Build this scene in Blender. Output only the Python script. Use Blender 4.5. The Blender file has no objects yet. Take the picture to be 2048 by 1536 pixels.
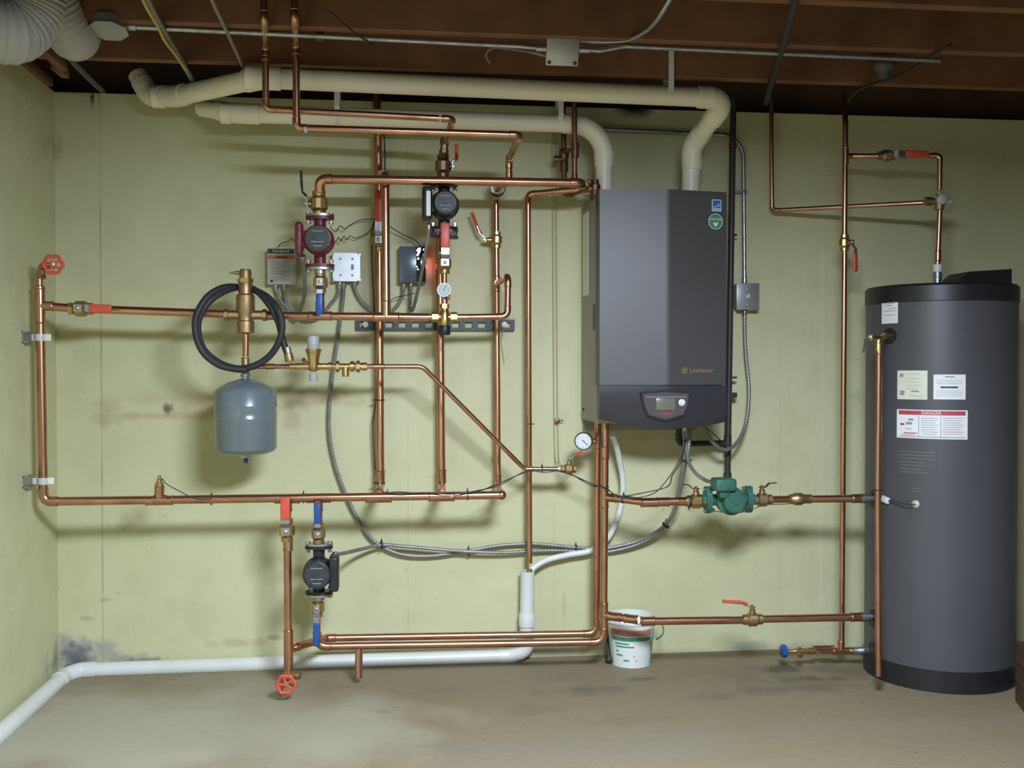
import bpy, bmesh, math, random
from mathutils import Vector, Matrix, Euler
V = Vector
random.seed(7)
scene = bpy.context.scene
COL = scene.collection
PI = math.pi

# ------------------------------------------------------------------ camera survey
F, D, H = 2050.0, 4.155, 1.19
YAW, PITCH = math.radians(6.54), math.radians(0.92)
ROT = Euler((PI / 2 - PITCH, 0, -YAW)).to_matrix()
CAM = V((0, -D, H))
FWD = ROT @ V((0, 0, -1))
X_, Y_, Z_ = V((1, 0, 0)), V((0, 1, 0)), V((0, 0, 1))
OUT = V((0, -1, 0))


def P(px, py, s):
    """the place s metres in front of the back wall that the survey pixel looks at"""
    d = ROT @ V(((px - 1024) / F, -(py - 768) / F, -1))
    return CAM + d * ((-s - CAM.y) / d.y)


def U(n, s=0.3):
    return n * (D - s) / F


# ------------------------------------------------------------------ mesh builder
WORLD = {}


def fillet(path, R, n=6):
    out, arcs = [path[0].copy()], []
    for i in range(1, len(path) - 1):
        a, b, c = path[i - 1], path[i], path[i + 1]
        u, v = (a - b), (c - b)
        lu, lv = u.length, v.length
        u.normalize(); v.normalize()
        ang = u.angle(v)
        if ang > PI - 0.03 or R <= 0:
            out.append(b.copy()); continue
        t = min(R / math.tan(ang / 2), .48 * lu, .48 * lv)
        Rr = t * math.tan(ang / 2)
        ctr = b + (u + v).normalized() * (Rr / math.sin(ang / 2))
        p1, p2 = b + u * t, b + v * t
        w1, w2 = p1 - ctr, p2 - ctr
        q = w1.rotation_difference(w2)
        arc = []
        for k in range(n + 1):
            w = w1.copy(); w.rotate(q.__class__().slerp(q, k / n)); arc.append(ctr + w)
        out += arc
        arcs.append((arc, u, v))
    out.append(path[-1].copy())
    return out, arcs


def spline(pts, n=10):
    out = []
    m = len(pts)
    for i in range(m - 1):
        p0, p1, p2, p3 = pts[max(i - 1, 0)], pts[i], pts[i + 1], pts[min(i + 2, m - 1)]
        for k in range(n):
            t = k / n
            out.append(0.5 * ((2 * p1) + (p2 - p0) * t + (2 * p0 - 5 * p1 + 4 * p2 - p3) * t * t + (3 * p1 - p0 - 3 * p2 + p3) * t ** 3))
    out.append(pts[-1].copy())
    return out


def resample(pts, step):
    out, acc = [pts[0].copy()], 0.0
    for a, b in zip(pts, pts[1:]):
        L = (b - a).length
        if L < 1e-9:
            continue
        d = step - acc
        while d <= L:
            out.append(a.lerp(b, d / L)); d += step
        acc = L - (d - step)
    return out


def basis(axis):
    a = axis.normalized()
    h = Z_ if abs(a.z) < .9 else X_
    u = a.cross(h).normalized()
    return u, a.cross(u).normalized(), a


class MB:
    def __init__(self):
        self.v, self.f = [], []

    def add(self, vs, fs):
        o = len(self.v)
        self.v += [V(x) for x in vs]
        self.f += [tuple(i + o for i in f) for f in fs]
        return self

    def tube(self, path, r, n=14, caps=True, rf=None):
        pts = [p for i, p in enumerate(path) if i == 0 or (p - path[i - 1]).length > 1e-6]
        if len(pts) < 2:
            return self
        tan = []
        for i in range(len(pts)):
            t = (pts[min(i + 1, len(pts) - 1)] - pts[max(i - 1, 0)])
            tan.append(t.normalized())
        u, w, _ = basis(tan[0])
        vs, L = [], 0
        for i, p in enumerate(pts):
            if i:
                L += (p - pts[i - 1]).length
                q = tan[i - 1].rotation_difference(tan[i])
                u = u.copy(); u.rotate(q)
                u = (u - tan[i] * u.dot(tan[i])).normalized()
            w = tan[i].cross(u)
            rr = rf(L, i) if rf else r
            for k in range(n):
                a = 2 * PI * k / n
                vs.append(p + u * (math.cos(a) * rr) + w * (math.sin(a) * rr))
        fs = []
        for i in range(len(pts) - 1):
            for k in range(n):
                a, b = i * n + k, i * n + (k + 1) % n
                fs.append((a, b, b + n, a + n))
        if caps:
            fs.append(tuple(range(n - 1, -1, -1)))
            o = (len(pts) - 1) * n
            fs.append(tuple(o + k for k in range(n)))
        return self.add(vs, fs)

    def lathe(self, prof, origin, axis, n=22, cap=True):
        u, w, a = basis(axis)
        vs, fs, rings = [], [], []
        for r, h in prof:
            c = origin + a * h
            if r < 1e-6:
                rings.append([len(vs)]); vs.append(c)
            else:
                rings.append(list(range(len(vs), len(vs) + n)))
                for k in range(n):
                    t = 2 * PI * (k + .5) / n
                    vs.append(c + u * (math.cos(t) * r) + w * (math.sin(t) * r))
        for A, B in zip(rings, rings[1:]):
            if len(A) == 1 and len(B) == 1:
                continue
            for k in range(n):
                k2 = (k + 1) % n
                if len(A) == 1:
                    fs.append((A[0], B[k2], B[k]))
                elif len(B) == 1:
                    fs.append((A[k], A[k2], B[0]))
                else:
                    fs.append((A[k], A[k2], B[k2], B[k]))
        if cap and len(rings[0]) > 1:
            fs.append(tuple(reversed(rings[0])))
        if cap and len(rings[-1]) > 1:
            fs.append(tuple(rings[-1]))
        return self.add(vs, fs)

    def box(self, c, size, rot=None, bev=0.0, seg=2):
        bm = bmesh.new()
        bmesh.ops.create_cube(bm, size=1.0)
        for v in bm.verts:
            v.co = V((v.co.x * size[0], v.co.y * size[1], v.co.z * size[2]))
        if bev > 0:
            bmesh.ops.bevel(bm, geom=bm.edges[:], offset=min(bev, .49 * min(size)), segments=seg, affect='EDGES', profile=.5)
        bm.verts.index_update()
        R = rot.to_matrix() if rot is not None and hasattr(rot, 'to_matrix') else (rot or Matrix.Identity(3))
        self.add([V(c) + R @ v.co for v in bm.verts], [[v.index for v in f.verts] for f in bm.faces])
        bm.free()
        return self

    def prism(self, pts, o, ux, uy, uz):
        """2-D outline pts in the ux, uy plane at o, pushed along the vector uz"""
        n = len(pts)
        a = [o + ux * x + uy * y for x, y in pts]
        b = [p + uz for p in a]
        fs = [tuple(range(n))[::-1], tuple(range(n, 2 * n))]
        for k in range(n):
            k2 = (k + 1) % n
            fs.append((k, k2, n + k2, n + k))
        return self.add(a + b, fs)

    def torus(self, c, axis, R, r, n=28, m=10, wob=0, lobes=6):
        u, w, a = basis(axis)
        vs, fs = [], []
        for i in range(n):
            t = 2 * PI * i / n
            RR = R * (1 + wob * math.cos(lobes * t))
            d = u * math.cos(t) + w * math.sin(t)
            for k in range(m):
                q = 2 * PI * k / m
                vs.append(c + d * (RR + r * math.cos(q)) + a * (r * math.sin(q)))
        for i in range(n):
            for k in range(m):
                i2, k2 = (i + 1) % n, (k + 1) % m
                fs.append((i * m + k, i2 * m + k, i2 * m + k2, i * m + k2))
        return self.add(vs, fs)

    def ball(self, c, r, sc=(1, 1, 1), n=16, m=10):
        prof = [(math.sin(PI * k / m) * r, -math.cos(PI * k / m) * r) for k in range(m + 1)]
        o = len(self.v)
        self.lathe(prof, V((0, 0, 0)), Z_, n)
        for i in range(o, len(self.v)):
            v = self.v[i]
            self.v[i] = V(c) + V((v.x * sc[0], v.y * sc[1], v.z * sc[2]))
        return self

    def bar(self, path, wd, w, t):
        """flat strip of width w (along wd) and thickness t swept along path"""
        wd = wd.normalized()
        vs, fs = [], []
        m = len(path)
        for i, p in enumerate(path):
            tg = (path[min(i + 1, m - 1)] - path[max(i - 1, 0)]).normalized()
            nn = tg.cross(wd).normalized()
            for a, b in ((-1, -1), (1, -1), (1, 1), (-1, 1)):
                vs.append(p + wd * (a * w / 2) + nn * (b * t / 2))
        for i in range(m - 1):
            for k in range(4):
                a, b = i * 4 + k, i * 4 + (k + 1) % 4
                fs.append((a, b, b + 4, a + 4))
        fs.append((3, 2, 1, 0)); o = (m - 1) * 4
        fs.append((o, o + 1, o + 2, o + 3))
        return self.add(vs, fs)

    def xf(self, M):
        self.v = [M @ v for v in self.v]
        return self

    def build(self, name, mat, parent=None, sharp=38):
        lo = V([min(v[i] for v in self.v) for i in range(3)])
        hi = V([max(v[i] for v in self.v) for i in range(3)])
        org = V(((lo.x + hi.x) / 2, (lo.y + hi.y) / 2, lo.z))
        me = bpy.data.meshes.new(name)
        me.from_pydata([v - org for v in self.v], [], self.f)
        bm = bmesh.new(); bm.from_mesh(me)
        bmesh.ops.recalc_face_normals(bm, faces=bm.faces[:])
        bm.to_mesh(me); bm.free()
        for p in me.polygons:
            p.use_smooth = True
        me.set_sharp_from_angle(angle=math.radians(sharp))
        if mat is not None:
            me.materials.append(M[mat] if isinstance(mat, str) else mat)
        o = bpy.data.objects.new(name, me)
        COL.objects.link(o)
        if parent is not None:
            o.parent = parent
            o.location = org - WORLD[parent.name]
        else:
            o.location = org
        WORLD[o.name] = org
        return o


def thing(name, label, cat, loc, group=None):
    o = bpy.data.objects.new(name, None)
    o.empty_display_size = .05
    COL.objects.link(o)
    o.location = loc
    WORLD[o.name] = V(loc)
    o['label'] = label; o['category'] = cat
    if group: o['group'] = group
    return o


def tag(o, label, cat, group=None):
    o['label'] = label; o['category'] = cat
    if group: o['group'] = group
    return o


def struct(o):
    o['kind'] = 'structure'
    return o


# ------------------------------------------------------------------ materials
M = {}


def nodes(name):
    m = bpy.data.materials.new(name)
    m.use_nodes = True
    nt = m.node_tree
    b = nt.nodes['Principled BSDF']
    M[name] = m
    return m, nt, b


def simple(name, col, rough=.5, metal=0.0, col2=None, scale=20, lo=.35, hi=.7, bump=0, bscale=60, coat=0, rough2=None, detail=4, emit=None, spec=None, trans=0):
    m, nt, b = nodes(name)
    N, L = nt.nodes, nt.links
    b.inputs['Base Color'].default_value = (*col, 1)
    b.inputs['Roughness'].default_value = rough
    b.inputs['Metallic'].default_value = metal
    if spec is not None: b.inputs['Specular IOR Level'].default_value = spec
    if coat: b.inputs['Coat Weight'].default_value = coat; b.inputs['Coat Roughness'].default_value = .15
    if trans: b.inputs['Transmission Weight'].default_value = trans
    if emit:
        b.inputs['Emission Color'].default_value = (*emit[0], 1); b.inputs['Emission Strength'].default_value = emit[1]
    tc = N.new('ShaderNodeTexCoord')
    if col2 is None:
        col2 = tuple(c * .86 for c in col)
    ns = N.new('ShaderNodeTexNoise'); ns.inputs['Scale'].default_value = scale; ns.inputs['Detail'].default_value = detail
    L.new(tc.outputs['Object'], ns.inputs['Vector'])
    mr = N.new('ShaderNodeMapRange'); mr.inputs['From Min'].default_value = lo; mr.inputs['From Max'].default_value = hi
    L.new(ns.outputs['Fac'], mr.inputs['Value'])
    mx = N.new('ShaderNodeMix'); mx.data_type = 'RGBA'
    mx.inputs['A'].default_value = (*col, 1); mx.inputs['B'].default_value = (*col2, 1)
    L.new(mr.outputs['Result'], mx.inputs['Factor']); L.new(mx.outputs['Result'], b.inputs['Base Color'])
    if rough2 is not None:
        m2 = N.new('ShaderNodeMapRange'); m2.inputs['From Min'].default_value = lo; m2.inputs['From Max'].default_value = hi
        m2.inputs['To Min'].default_value = rough; m2.inputs['To Max'].default_value = rough2
        L.new(ns.outputs['Fac'], m2.inputs['Value']); L.new(m2.outputs['Result'], b.inputs['Roughness'])
    if bump:
        n2 = N.new('ShaderNodeTexNoise'); n2.inputs['Scale'].default_value = bscale
        L.new(tc.outputs['Object'], n2.inputs['Vector'])
        bp = N.new('ShaderNodeBump'); bp.inputs['Strength'].default_value = bump; bp.inputs['Distance'].default_value = .004
        L.new(n2.outputs['Fac'], bp.inputs['Height']); L.new(bp.outputs['Normal'], b.inputs['Normal'])
    return m


def stained(name, col, col2, rough, stains, lines=(), scale=1.2, speck=None, bump=.15, bscale=40, fine=None, plane='xz'):
    """painted or bare concrete: two noises, vertical form-board lines, and a list of stain and shading patches
    (centre, radii, colour, strength, noise scale, raggedness) in world metres"""
    m, nt, b = nodes(name)
    N, L = nt.nodes, nt.links
    b.inputs['Roughness'].default_value = rough
    geo = N.new('ShaderNodeNewGeometry')
    pos = geo.outputs['Position']

    def noise(sc, detail=5):
        n = N.new('ShaderNodeTexNoise'); n.inputs['Scale'].default_value = sc; n.inputs['Detail'].default_value = detail
        L.new(pos, n.inputs['Vector']); return n.outputs['Fac']

    def rng(val, a, bb, c=0.0, d=1.0):
        r = N.new('ShaderNodeMapRange')
        r.inputs['From Min'].default_value = a; r.inputs['From Max'].default_value = bb
        r.inputs['To Min'].default_value = c; r.inputs['To Max'].default_value = d
        L.new(val, r.inputs['Value']); return r.outputs['Result']

    def mix(cur, colour, fac):
        x = N.new('ShaderNodeMix'); x.data_type = 'RGBA'
        if isinstance(cur, tuple): x.inputs['A'].default_value = (*cur, 1)
        else: L.new(cur, x.inputs['A'])
        x.inputs['B'].default_value = (*colour, 1)
        L.new(fac, x.inputs['Factor']); return x.outputs['Result']

    def math_(op, a, bb):
        x = N.new('ShaderNodeMath'); x.operation = op
        for i, q in enumerate((a, bb)):
            if isinstance(q, (int, float)): x.inputs[i].default_value = q
            else: L.new(q, x.inputs[i])
        return x.outputs[0]
    cur = mix(col, col2, rng(noise(scale), .35, .7))
    if fine: cur = mix(cur, fine[0], rng(noise(fine[1], 8), fine[2], fine[3], 0, fine[4]))
    if speck: cur = mix(cur, speck[0], rng(noise(speck[1], 2), speck[2], speck[3], 0, speck[4]))
    sep = N.new('ShaderNodeSeparateXYZ'); L.new(pos, sep.inputs[0])
    for (x, w, colour, st) in lines:
        d = math_('ABSOLUTE', math_('SUBTRACT', sep.outputs['X'], x), 0)
        wob = math_('MULTIPLY', rng(d, w * .5, w, 1, 0), rng(noise(6), .35, .6, .25, 1))
        cur = mix(cur, colour, math_('MULTIPLY', wob, st))
    for (c, rad, colour, st, nsc, rag) in stains:
        sub = N.new('ShaderNodeVectorMath'); sub.operation = 'SUBTRACT'; L.new(pos, sub.inputs[0]); sub.inputs[1].default_value = c
        mul = N.new('ShaderNodeVectorMath'); mul.operation = 'MULTIPLY'; L.new(sub.outputs[0], mul.inputs[0])
        mul.inputs[1].default_value = [4.0 if r == 0 else 1 / r for r in rad]
        ln = N.new('ShaderNodeVectorMath'); ln.operation = 'LENGTH'; L.new(mul.outputs[0], ln.inputs[0])
        nz = rng(noise(nsc, 6), .3, .7, -rag, rag)
        fac = rng(math_('ADD', ln.outputs['Value'], nz), .35, 1.0, st, 0)
        cur = mix(cur, colour, fac)
    L.new(cur, b.inputs['Base Color'])
    bp = N.new('ShaderNodeBump'); bp.inputs['Strength'].default_value = bump; bp.inputs['Distance'].default_value = .006
    L.new(noise(bscale), bp.inputs['Height']); L.new(bp.outputs['Normal'], b.inputs['Normal'])
    return m


simple('copper', (.64, .35, .22), .27, 1, (.40, .20, .12), 9, .40, .72, rough2=.40)
simple('dark_copper', (.30, .15, .10), .42, 1, (.16, .09, .07), 14, rough2=.55)
simple('brass', (.62, .45, .20), .34, 1, (.42, .29, .12), 25, rough2=.46)
simple('bronze', (.50, .35, .18), .45, 1, (.38, .25, .12), 25, rough2=.55)
simple('steel', (.52, .53, .54), .33, 1, (.38, .39, .40), 20, rough2=.48)
simple('galvanised', (.50, .52, .54), .40, 1, (.34, .36, .39), 30, rough2=.5)
simple('black_iron', (.035, .036, .036), .5, .2, (.05, .045, .04), 18)
simple('cream_pvc', (.90, .85, .68), .36, 0, (.84, .78, .60), 4)
simple('white_pvc', (.76, .78, .74), .35, 0, (.66, .68, .62), 5)
simple('white_plastic', (.78, .79, .76), .4)
simple('grey_plastic', (.46, .47, .46), .45)
simple('red_grip', (.72, .10, .055), .42, 0, (.55, .07, .04), 30)
simple('blue_grip', (.018, .085, .33), .38, 0, (.014, .06, .25), 30)
simple('maroon_iron', (.17, .020, .035), .42, 0, (.11, .014, .024), 15, bump=.3, bscale=150)
simple('black_cast', (.014, .016, .020), .36, 0, (.024, .026, .03), 15, bump=.2, bscale=150)
simple('dull_bronze', (.30, .205, .115), .5, 1, (.20, .14, .09), 25)
simple('green_cast', (.036, .145, .10), .42, 0, (.025, .10, .07), 15, bump=.3, bscale=120)
simple('nameplate', (.022, .027, .034), .5, 0, (.05, .055, .058), 60)
simple('armour', (.27, .272, .255), .5, .5, (.20, .205, .19), 30)
simple('faint_ink', (.155, .16, .155), .6)
simple('dim_grey', (.10, .11, .10), .6)
simple('dull_red', (.22, .05, .065), .5)
simple('rubber', (.022, .024, .027), .55, 0, (.03, .03, .032), 30)
simple('wire', (.035, .032, .028), .5)
simple('red_wire', (.30, .06, .04), .5)
simple('tank_grey', (.15, .185, .20), .28, 0, (.13, .165, .18), 4, coat=.4)
simple('boiler_front', (.088, .085, .084), .44, .28, (.081, .079, .078), 6)
simple('boiler_panel', (.035, .035, .042), .38, .1, (.03, .03, .036), 6)
simple('boiler_case', (.30, .305, .26), .5, .1, (.27, .27, .23), 5)
simple('boiler_bezel', (.085, .068, .07), .4)
simple('screen', (.17, .175, .13), .25)
simple('heater_skin', (.078, .078, .086), .46, .1, (.072, .072, .080), 3)
simple('black_plastic', (.015, .015, .017), .42)
simple('sticker_white', (.80, .81, .80), .45, 0, (.74, .75, .74), 12)
simple('sticker_cream', (.72, .73, .60), .4, 0, (.66, .66, .52), 12)
simple('ink', (.30, .31, .33), .6)
simple('dark_ink', (.05, .055, .06), .6)
simple('red_ink', (.55, .05, .08), .5)
simple('orange_ink', (.62, .20, .06), .5)
simple('blue_ink', (.02, .16, .50), .45)
simple('pale_blue', (.42, .58, .75), .45)
simple('green_ink', (.06, .26, .12), .45)
simple('pale_green', (.55, .66, .52), .45)
simple('gold_ink', (.42, .27, .10), .45, .3)
simple('box_grey', (.40, .41, .41), .38, .6, (.33, .34, .34), 14)
simple('relay_cover', (.13, .155, .19), .22, .1, (.11, .135, .165), 8)
simple('relay_window', (.02, .022, .035), .12)
simple('pale_emissive', (.85, .88, .95), .2, emit=((.8, .88, 1), .9))
simple('red_led', (1, .08, .05), .3, emit=((1, .06, .04), 14))
simple('silver_plate', (.68, .67, .64), .42, .1, (.58, .57, .55), 30)
simple('zinc_box', (.62, .64, .64), .36, .7, (.52, .54, .55), 22)
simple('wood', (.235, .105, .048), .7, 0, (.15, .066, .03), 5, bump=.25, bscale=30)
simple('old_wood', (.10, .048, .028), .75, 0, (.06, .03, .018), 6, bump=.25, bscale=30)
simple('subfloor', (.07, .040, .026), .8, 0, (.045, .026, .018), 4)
simple('strut_paint', (.018, .028, .029), .45, 0, (.028, .038, .038), 20)
simple('duct_foil', (.44, .425, .38), .55, 0, (.36, .35, .31), 12)
simple('duct_cable', (.24, .245, .19), .5)
simple('yellow_cable', (.50, .42, .12), .5)
simple('painted_tube', (.50, .47, .26), .5)
simple('gauge_face', (.74, .76, .76), .4)
simple('glassy', (.62, .64, .68), .12)
simple('bucket_skin', (.78, .80, .76), .38, 0, (.70, .73, .68), 6)
simple('bucket_red', (.60, .24, .18), .45, 0, (.50, .20, .16), 20)
simple('bucket_green', (.05, .27, .17), .45, 0, (.07, .33, .22), 25)
simple('bucket_pale_green', (.32, .52, .40), .45)
simple('masking_tape', (.74, .75, .70), .5)

# ------------------------------------------------------------------ plumbing vocabulary
def pipe(name, label, cat, path, r, mat='copper', R=None, group=None, elbow='elbow', emat=None, ends=(), beads=True, n=16):
    R = R if R is not None else r * 1.7
    dense, arcs = fillet(path, R)
    o = MB().tube(dense, r, n).build(name, mat)
    tag(o, label, cat, group)
    if elbow:
        for arc, u, v in arcs:
            q = [arc[0] + u * (r * 1.3)] + arc + [arc[-1] + v * (r * 1.3)]
            m = MB().tube(q, r * 1.13, n)
            if beads:
                m.torus(q[0], u, r * 1.13, r * .10, 18, 6).torus(q[-1], v, r * 1.13, r * .10, 18, 6)
            m.build(elbow, emat or mat, o)
    return o


def tee(parent, at, d1, r, d2=None, rb=None, mat='copper', L=None, name='tee', lb=None):
    L = L or r * 2.6
    d1 = d1.normalized()
    m = MB().tube([at - d1 * L, at + d1 * L], r * 1.15, 18)
    for s in (-1, 1):
        m.torus(at + d1 * (s * L * .97), d1, r * 1.15, r * .14, 20, 6)
    if d2 is not None:
        rb = rb or r
        lb = lb or rb * 2.5
        d2 = d2.normalized()
        m.tube([at, at + d2 * lb], rb * 1.15, 18).torus(at + d2 * (lb * .97), d2, rb * 1.15, rb * .14, 20, 6)
    return m.build(name, mat, parent)


def coupling(parent, at, d, r, mat='copper', L=None, name='coupling'):
    return tee(parent, at, d, r, None, None, mat, L or r * 1.6, name)


def band(parent, at, d, r, w, mat='masking_tape', name='tape_band'):
    d = d.normalized()
    return MB().lathe([(r * 1.03, -w / 2), (r * 1.09, -w / 2), (r * 1.09, w / 2), (r * 1.03, w / 2)], at, d, 18).build(name, mat, parent)


def tie(parent, at, d, r, tail=None):
    m = MB().lathe([(r * .98, -.0025), (r + .0022, -.0025), (r + .0022, .0025), (r * .98, .0025)], at, d, 16)
    t = (tail or (Z_ if abs(d.normalized().z) < .8 else X_)).normalized()
    m.box(at + t * (r + .004), (.006, .006, .008), None, .001)
    m.tube([at + t * (r + .003), at + t * (r + .014) + OUT * .003], .0014, 6)
    return m.build('cable_tie', 'rubber', parent)


def ball_valve(label, c, axis, hdir, out, r, grip, hl=.11, body='brass', group=None, rise=None, lever='steel', name='ball_valve', flatgrip=True, gw=None, off=.0):
    """c centre on the pipe, axis along the pipe, out the stem direction, hdir where the lever points"""
    axis, hdir, out = axis.normalized(), hdir.normalized(), out.normalized()
    t = thing(name, label, 'valve', c, group)
    b = MB().lathe([(r * 1.12, -r * 2.5), (r * 1.32, -r * 2.5), (r * 1.32, -r * 1.6), (r * 1.18, -r * 1.5), (r * 1.75, -r * .95), (r * 1.75, r * .95), (r * 1.18, r * 1.5), (r * 1.32, r * 1.6), (r * 1.32, r * 2.5), (r * 1.12, r * 2.5)], c, axis, 12)
    b.build('valve_body', body, t, 25)
    h = rise or r * 2.9
    MB().lathe([(r * .75, r * .9), (r * .75, h * .75), (r * .5, h * .8), (r * .5, h)], c, out, 14).build('stem', body, t)
    side = axis.cross(out) if abs(hdir.dot(axis)) > .5 else axis
    p0 = c + out * (h * .93)
    w = gw or r * 1.3
    lev = MB().bar([p0 - hdir * (r * .8), p0 + hdir * (r * .9), p0 + hdir * (r * 1.9) + out * (r * .9), p0 + hdir * (hl * .5) + out * (r * .9)], side, w * .85, .003)
    lv = lev.build('lever', lever, t)
    MB().lathe([(r * .42, 0), (r * .42, r * .45), (r * .2, r * .55)], p0, out, 6).build('lever_nut', 'steel', t)
    if grip:
        a, e = p0 + hdir * (hl * .36) + out * (r * .92), p0 + hdir * hl + out * (r * .92)
        if flatgrip:
            g = MB()
            rot = Matrix((side, out, hdir)).transposed()
            g.box((a + e) / 2, (w, .010, (e - a).length), rot, .0045, 3)
        else:
            g = MB().tube([p0 + hdir * (r * 1.4) + out * (r * .5), a, e], .0068, 8)
        g.build('grip', grip, lv)
    return t


def flange_shape(m, z, w, t, d=.045):
    pts = []
    for k in range(24):
        a = 2 * PI * k / 24
        pts.append((math.cos(a) * w * (1 if abs(math.cos(a)) > .3 else 1), math.sin(a) * d))
    return m.prism(pts, V((0, 0, z)), X_, Y_, Z_ * t)


def circulator(label, c, Mrot, iron, side, h=.165, motor_r=.047, plate='nameplate', fl='steel', box=None, group=None, boxh=.12, boxw=.034, bolts=True, motor_l=.07, boxx=.066, boxz=0.0, boxglare=False):
    """wet-rotor pump: vertical axis through c, motor towards -Y, wiring box on the side*X face"""
    T = Matrix.Translation(c) @ Mrot.to_4x4()
    t = thing('circulator_pump', label, 'pump', c, group)
    v = MB().ball(V((0, -.008, 0)), .052, (1.05, .80, 1.0), 22, 14)
    v.tube([V((0, 0, -h / 2)), V((0, 0, h / 2))], .022, 18)
    flange_shape(v, h / 2 - .012, .052, .012, .034); flange_shape(v, -h / 2, .052, .012, .034)
    v.xf(T).build('volute', iron, t)
    for s in (1, -1):
        flange_shape(MB(), (h / 2 + .0005 if s > 0 else -h / 2 - .0085), .052, .008, .034).lathe([(.021, 0), (.021, .016), (.018, .017)], V((0, 0, s * (h / 2 + .007))), V((0, 0, s)), 18).xf(T).build('flange', fl, t)
        if bolts:
            for q in (-1, 1):
                MB().lathe([(.0085, -.009), (.0085, -.002), (.0048, -.002), (.0048, .026), (.0085, .026), (.0085, .033)], V((q * .041, 0, s * (h / 2 - .018))), V((0, 0, s)), 6).xf(T).build('bolt', 'steel', t)
    mo = MB().lathe([(.053, .028), (.055, .034), (.055, .042), (motor_r, .046), (motor_r, .046 + motor_l * .8), (motor_r * .93, .046 + motor_l * .93), (motor_r * .86, .046 + motor_l * .95)], V((0, 0, 0)), OUT, 30)
    mo.xf(T).build('motor', iron, t)
    pl = MB().lathe([(motor_r * .84, .046 + motor_l * .94), (motor_r * .84, .047 + motor_l * .97), (motor_r * .2, .0475 + motor_l * .97), (motor_r * .2, .050 + motor_l), (0, .050 + motor_l)], V((0, 0, 0)), OUT, 30)
    plo = pl.xf(T).build('motor_nameplate', plate, t)
    if plate == 'nameplate':
        for dz, w in ((.5, .8), (-.55, .6), (-.25, .9)):
            MB().box(V((0, -.0485 - motor_l * .97, motor_r * dz)), (motor_r * w, .0008, .003)).xf(T).build('printed_line', 'ink', plo)
    b = MB().box(V((side * boxx, -.066, boxz)), (boxw, .080, boxh), None, .010, 3)
    b.box(V((side * boxx * .6, -.066, boxz)), (boxx * .7, .05, boxh * .5), None, .004)
    wb = b.xf(T).build('wiring_box', box or iron, t)
    if boxglare:
        MB().box(V((side * (boxx - boxw * .12), -.1064, boxz - .004)), (boxw * .42, .001, boxh * .74)).xf(T).build('glare_strip', 'sticker_white', wb)  # pale strip paints the glare on the glossy wiring box
    return t, T


def gauge(label, c, R, stem_to, case='black_plastic', name='pressure_gauge', face='gauge_face', ang=2.2, face_dir=None, rim=None, stem_mat='brass', cat='gauge'):
    d = (face_dir or OUT).normalized()
    t = thing(name, label, cat, c)
    MB().lathe([(R * .7, -.022), (R * .98, -.018), (R, 0), (R, .008), (R * .88, .008), (R * .88, .004)], c, d, 30).build('case', case, t)
    fc = MB().lathe([(R * .88, .0035), (R * .88, .0045), (0, .0045)], c, d, 30).build('dial', face, t)
    u, w, _ = basis(d)
    k = MB()
    for i in range(11):
        a = -PI * .75 + i * PI * 1.5 / 10 + PI / 2
        q = u * math.cos(a) + w * math.sin(a)
        k.bar([c + d * .0049 + q * (R * .62), c + d * .0049 + q * (R * .78)], q.cross(d), R * .05, .0004)
    k.build('scale_marks', 'ink', fc)
    q = u * math.cos(ang) + w * math.sin(ang)
    MB().bar([c + d * .0056 - q * (R * .2), c + d * .0056 + q * (R * .66)], q.cross(d), R * .07, .0006).build('needle', 'dark_ink', t)
    MB().tube([c - d * .016, stem_to], .007, 10).lathe([(.010, 0), (.010, .012)], stem_to, (c - d * .016 - stem_to), 6).build('stem', stem_mat, t)
    return t


def bib(label, c, inlet, wheel_c, face, spout, R=.030):
    """hose bib: inlet elbow, body, spout and a red hand wheel"""
    t = thing('hose_bib', label, 'tap', c)
    face = face.normalized()
    MB().tube(fillet([inlet, c, wheel_c - face * .03], .012)[0], .012, 12).tube([c, c + spout * .032], .011, 12).lathe([(.011, .028), (.0145, .028), (.0145, .046), (.010, .046)], c, spout, 14).build('tap_body', 'bronze', t)
    MB().tube([wheel_c - face * .035, wheel_c + face * .004], .006, 10).build('stem', 'brass', t)
    w = MB().torus(wheel_c, face, R, R * .20, 36, 8, .07, 6)
    u, v, _ = basis(face)
    for k in range(5):
        a = 2 * PI * k / 5
        w.tube([wheel_c, wheel_c + (u * math.cos(a) + v * math.sin(a)) * R], R * .13, 8)
    w.lathe([(R * .34, -.004), (R * .34, .004)], wheel_c, face, 14)
    wo = w.build('hand_wheel', 'red_grip', t)
    MB().lathe([(R * .2, .003), (R * .2, .009), (0, .010)], wheel_c, face, 6).build('wheel_nut', 'steel', wo)
    return t


def flex(name, label, pts, r=.0072, cat='conduit', mat='armour', group=None, ends=True):
    """spiral-jacketed metal conduit along a smooth curve"""
    path = resample(spline(pts, 14), .0048)
    o = MB().tube(path, r, 9, True, lambda L, i: r * (1 + .10 * (1 if i % 3 == 0 else -.4))).build(name, mat)
    tag(o, label, cat, group)
    if ends:
        for a, b in ((path[0], path[5]), (path[-1], path[-6])):
            MB().lathe([(r * 1.25, -.002), (r * 1.5, 0), (r * 1.5, .012), (r * 1.2, .016), (r * 1.2, .022)], a, b - a, 10).build('connector', 'steel', o)
    return o, path


def cable(name, label, pts, r, mat='wire', cat='cable', group=None, n=8, k=10):
    o = MB().tube(spline(pts, k), r, n).build(name, mat)
    return tag(o, label, cat, group)


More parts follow.
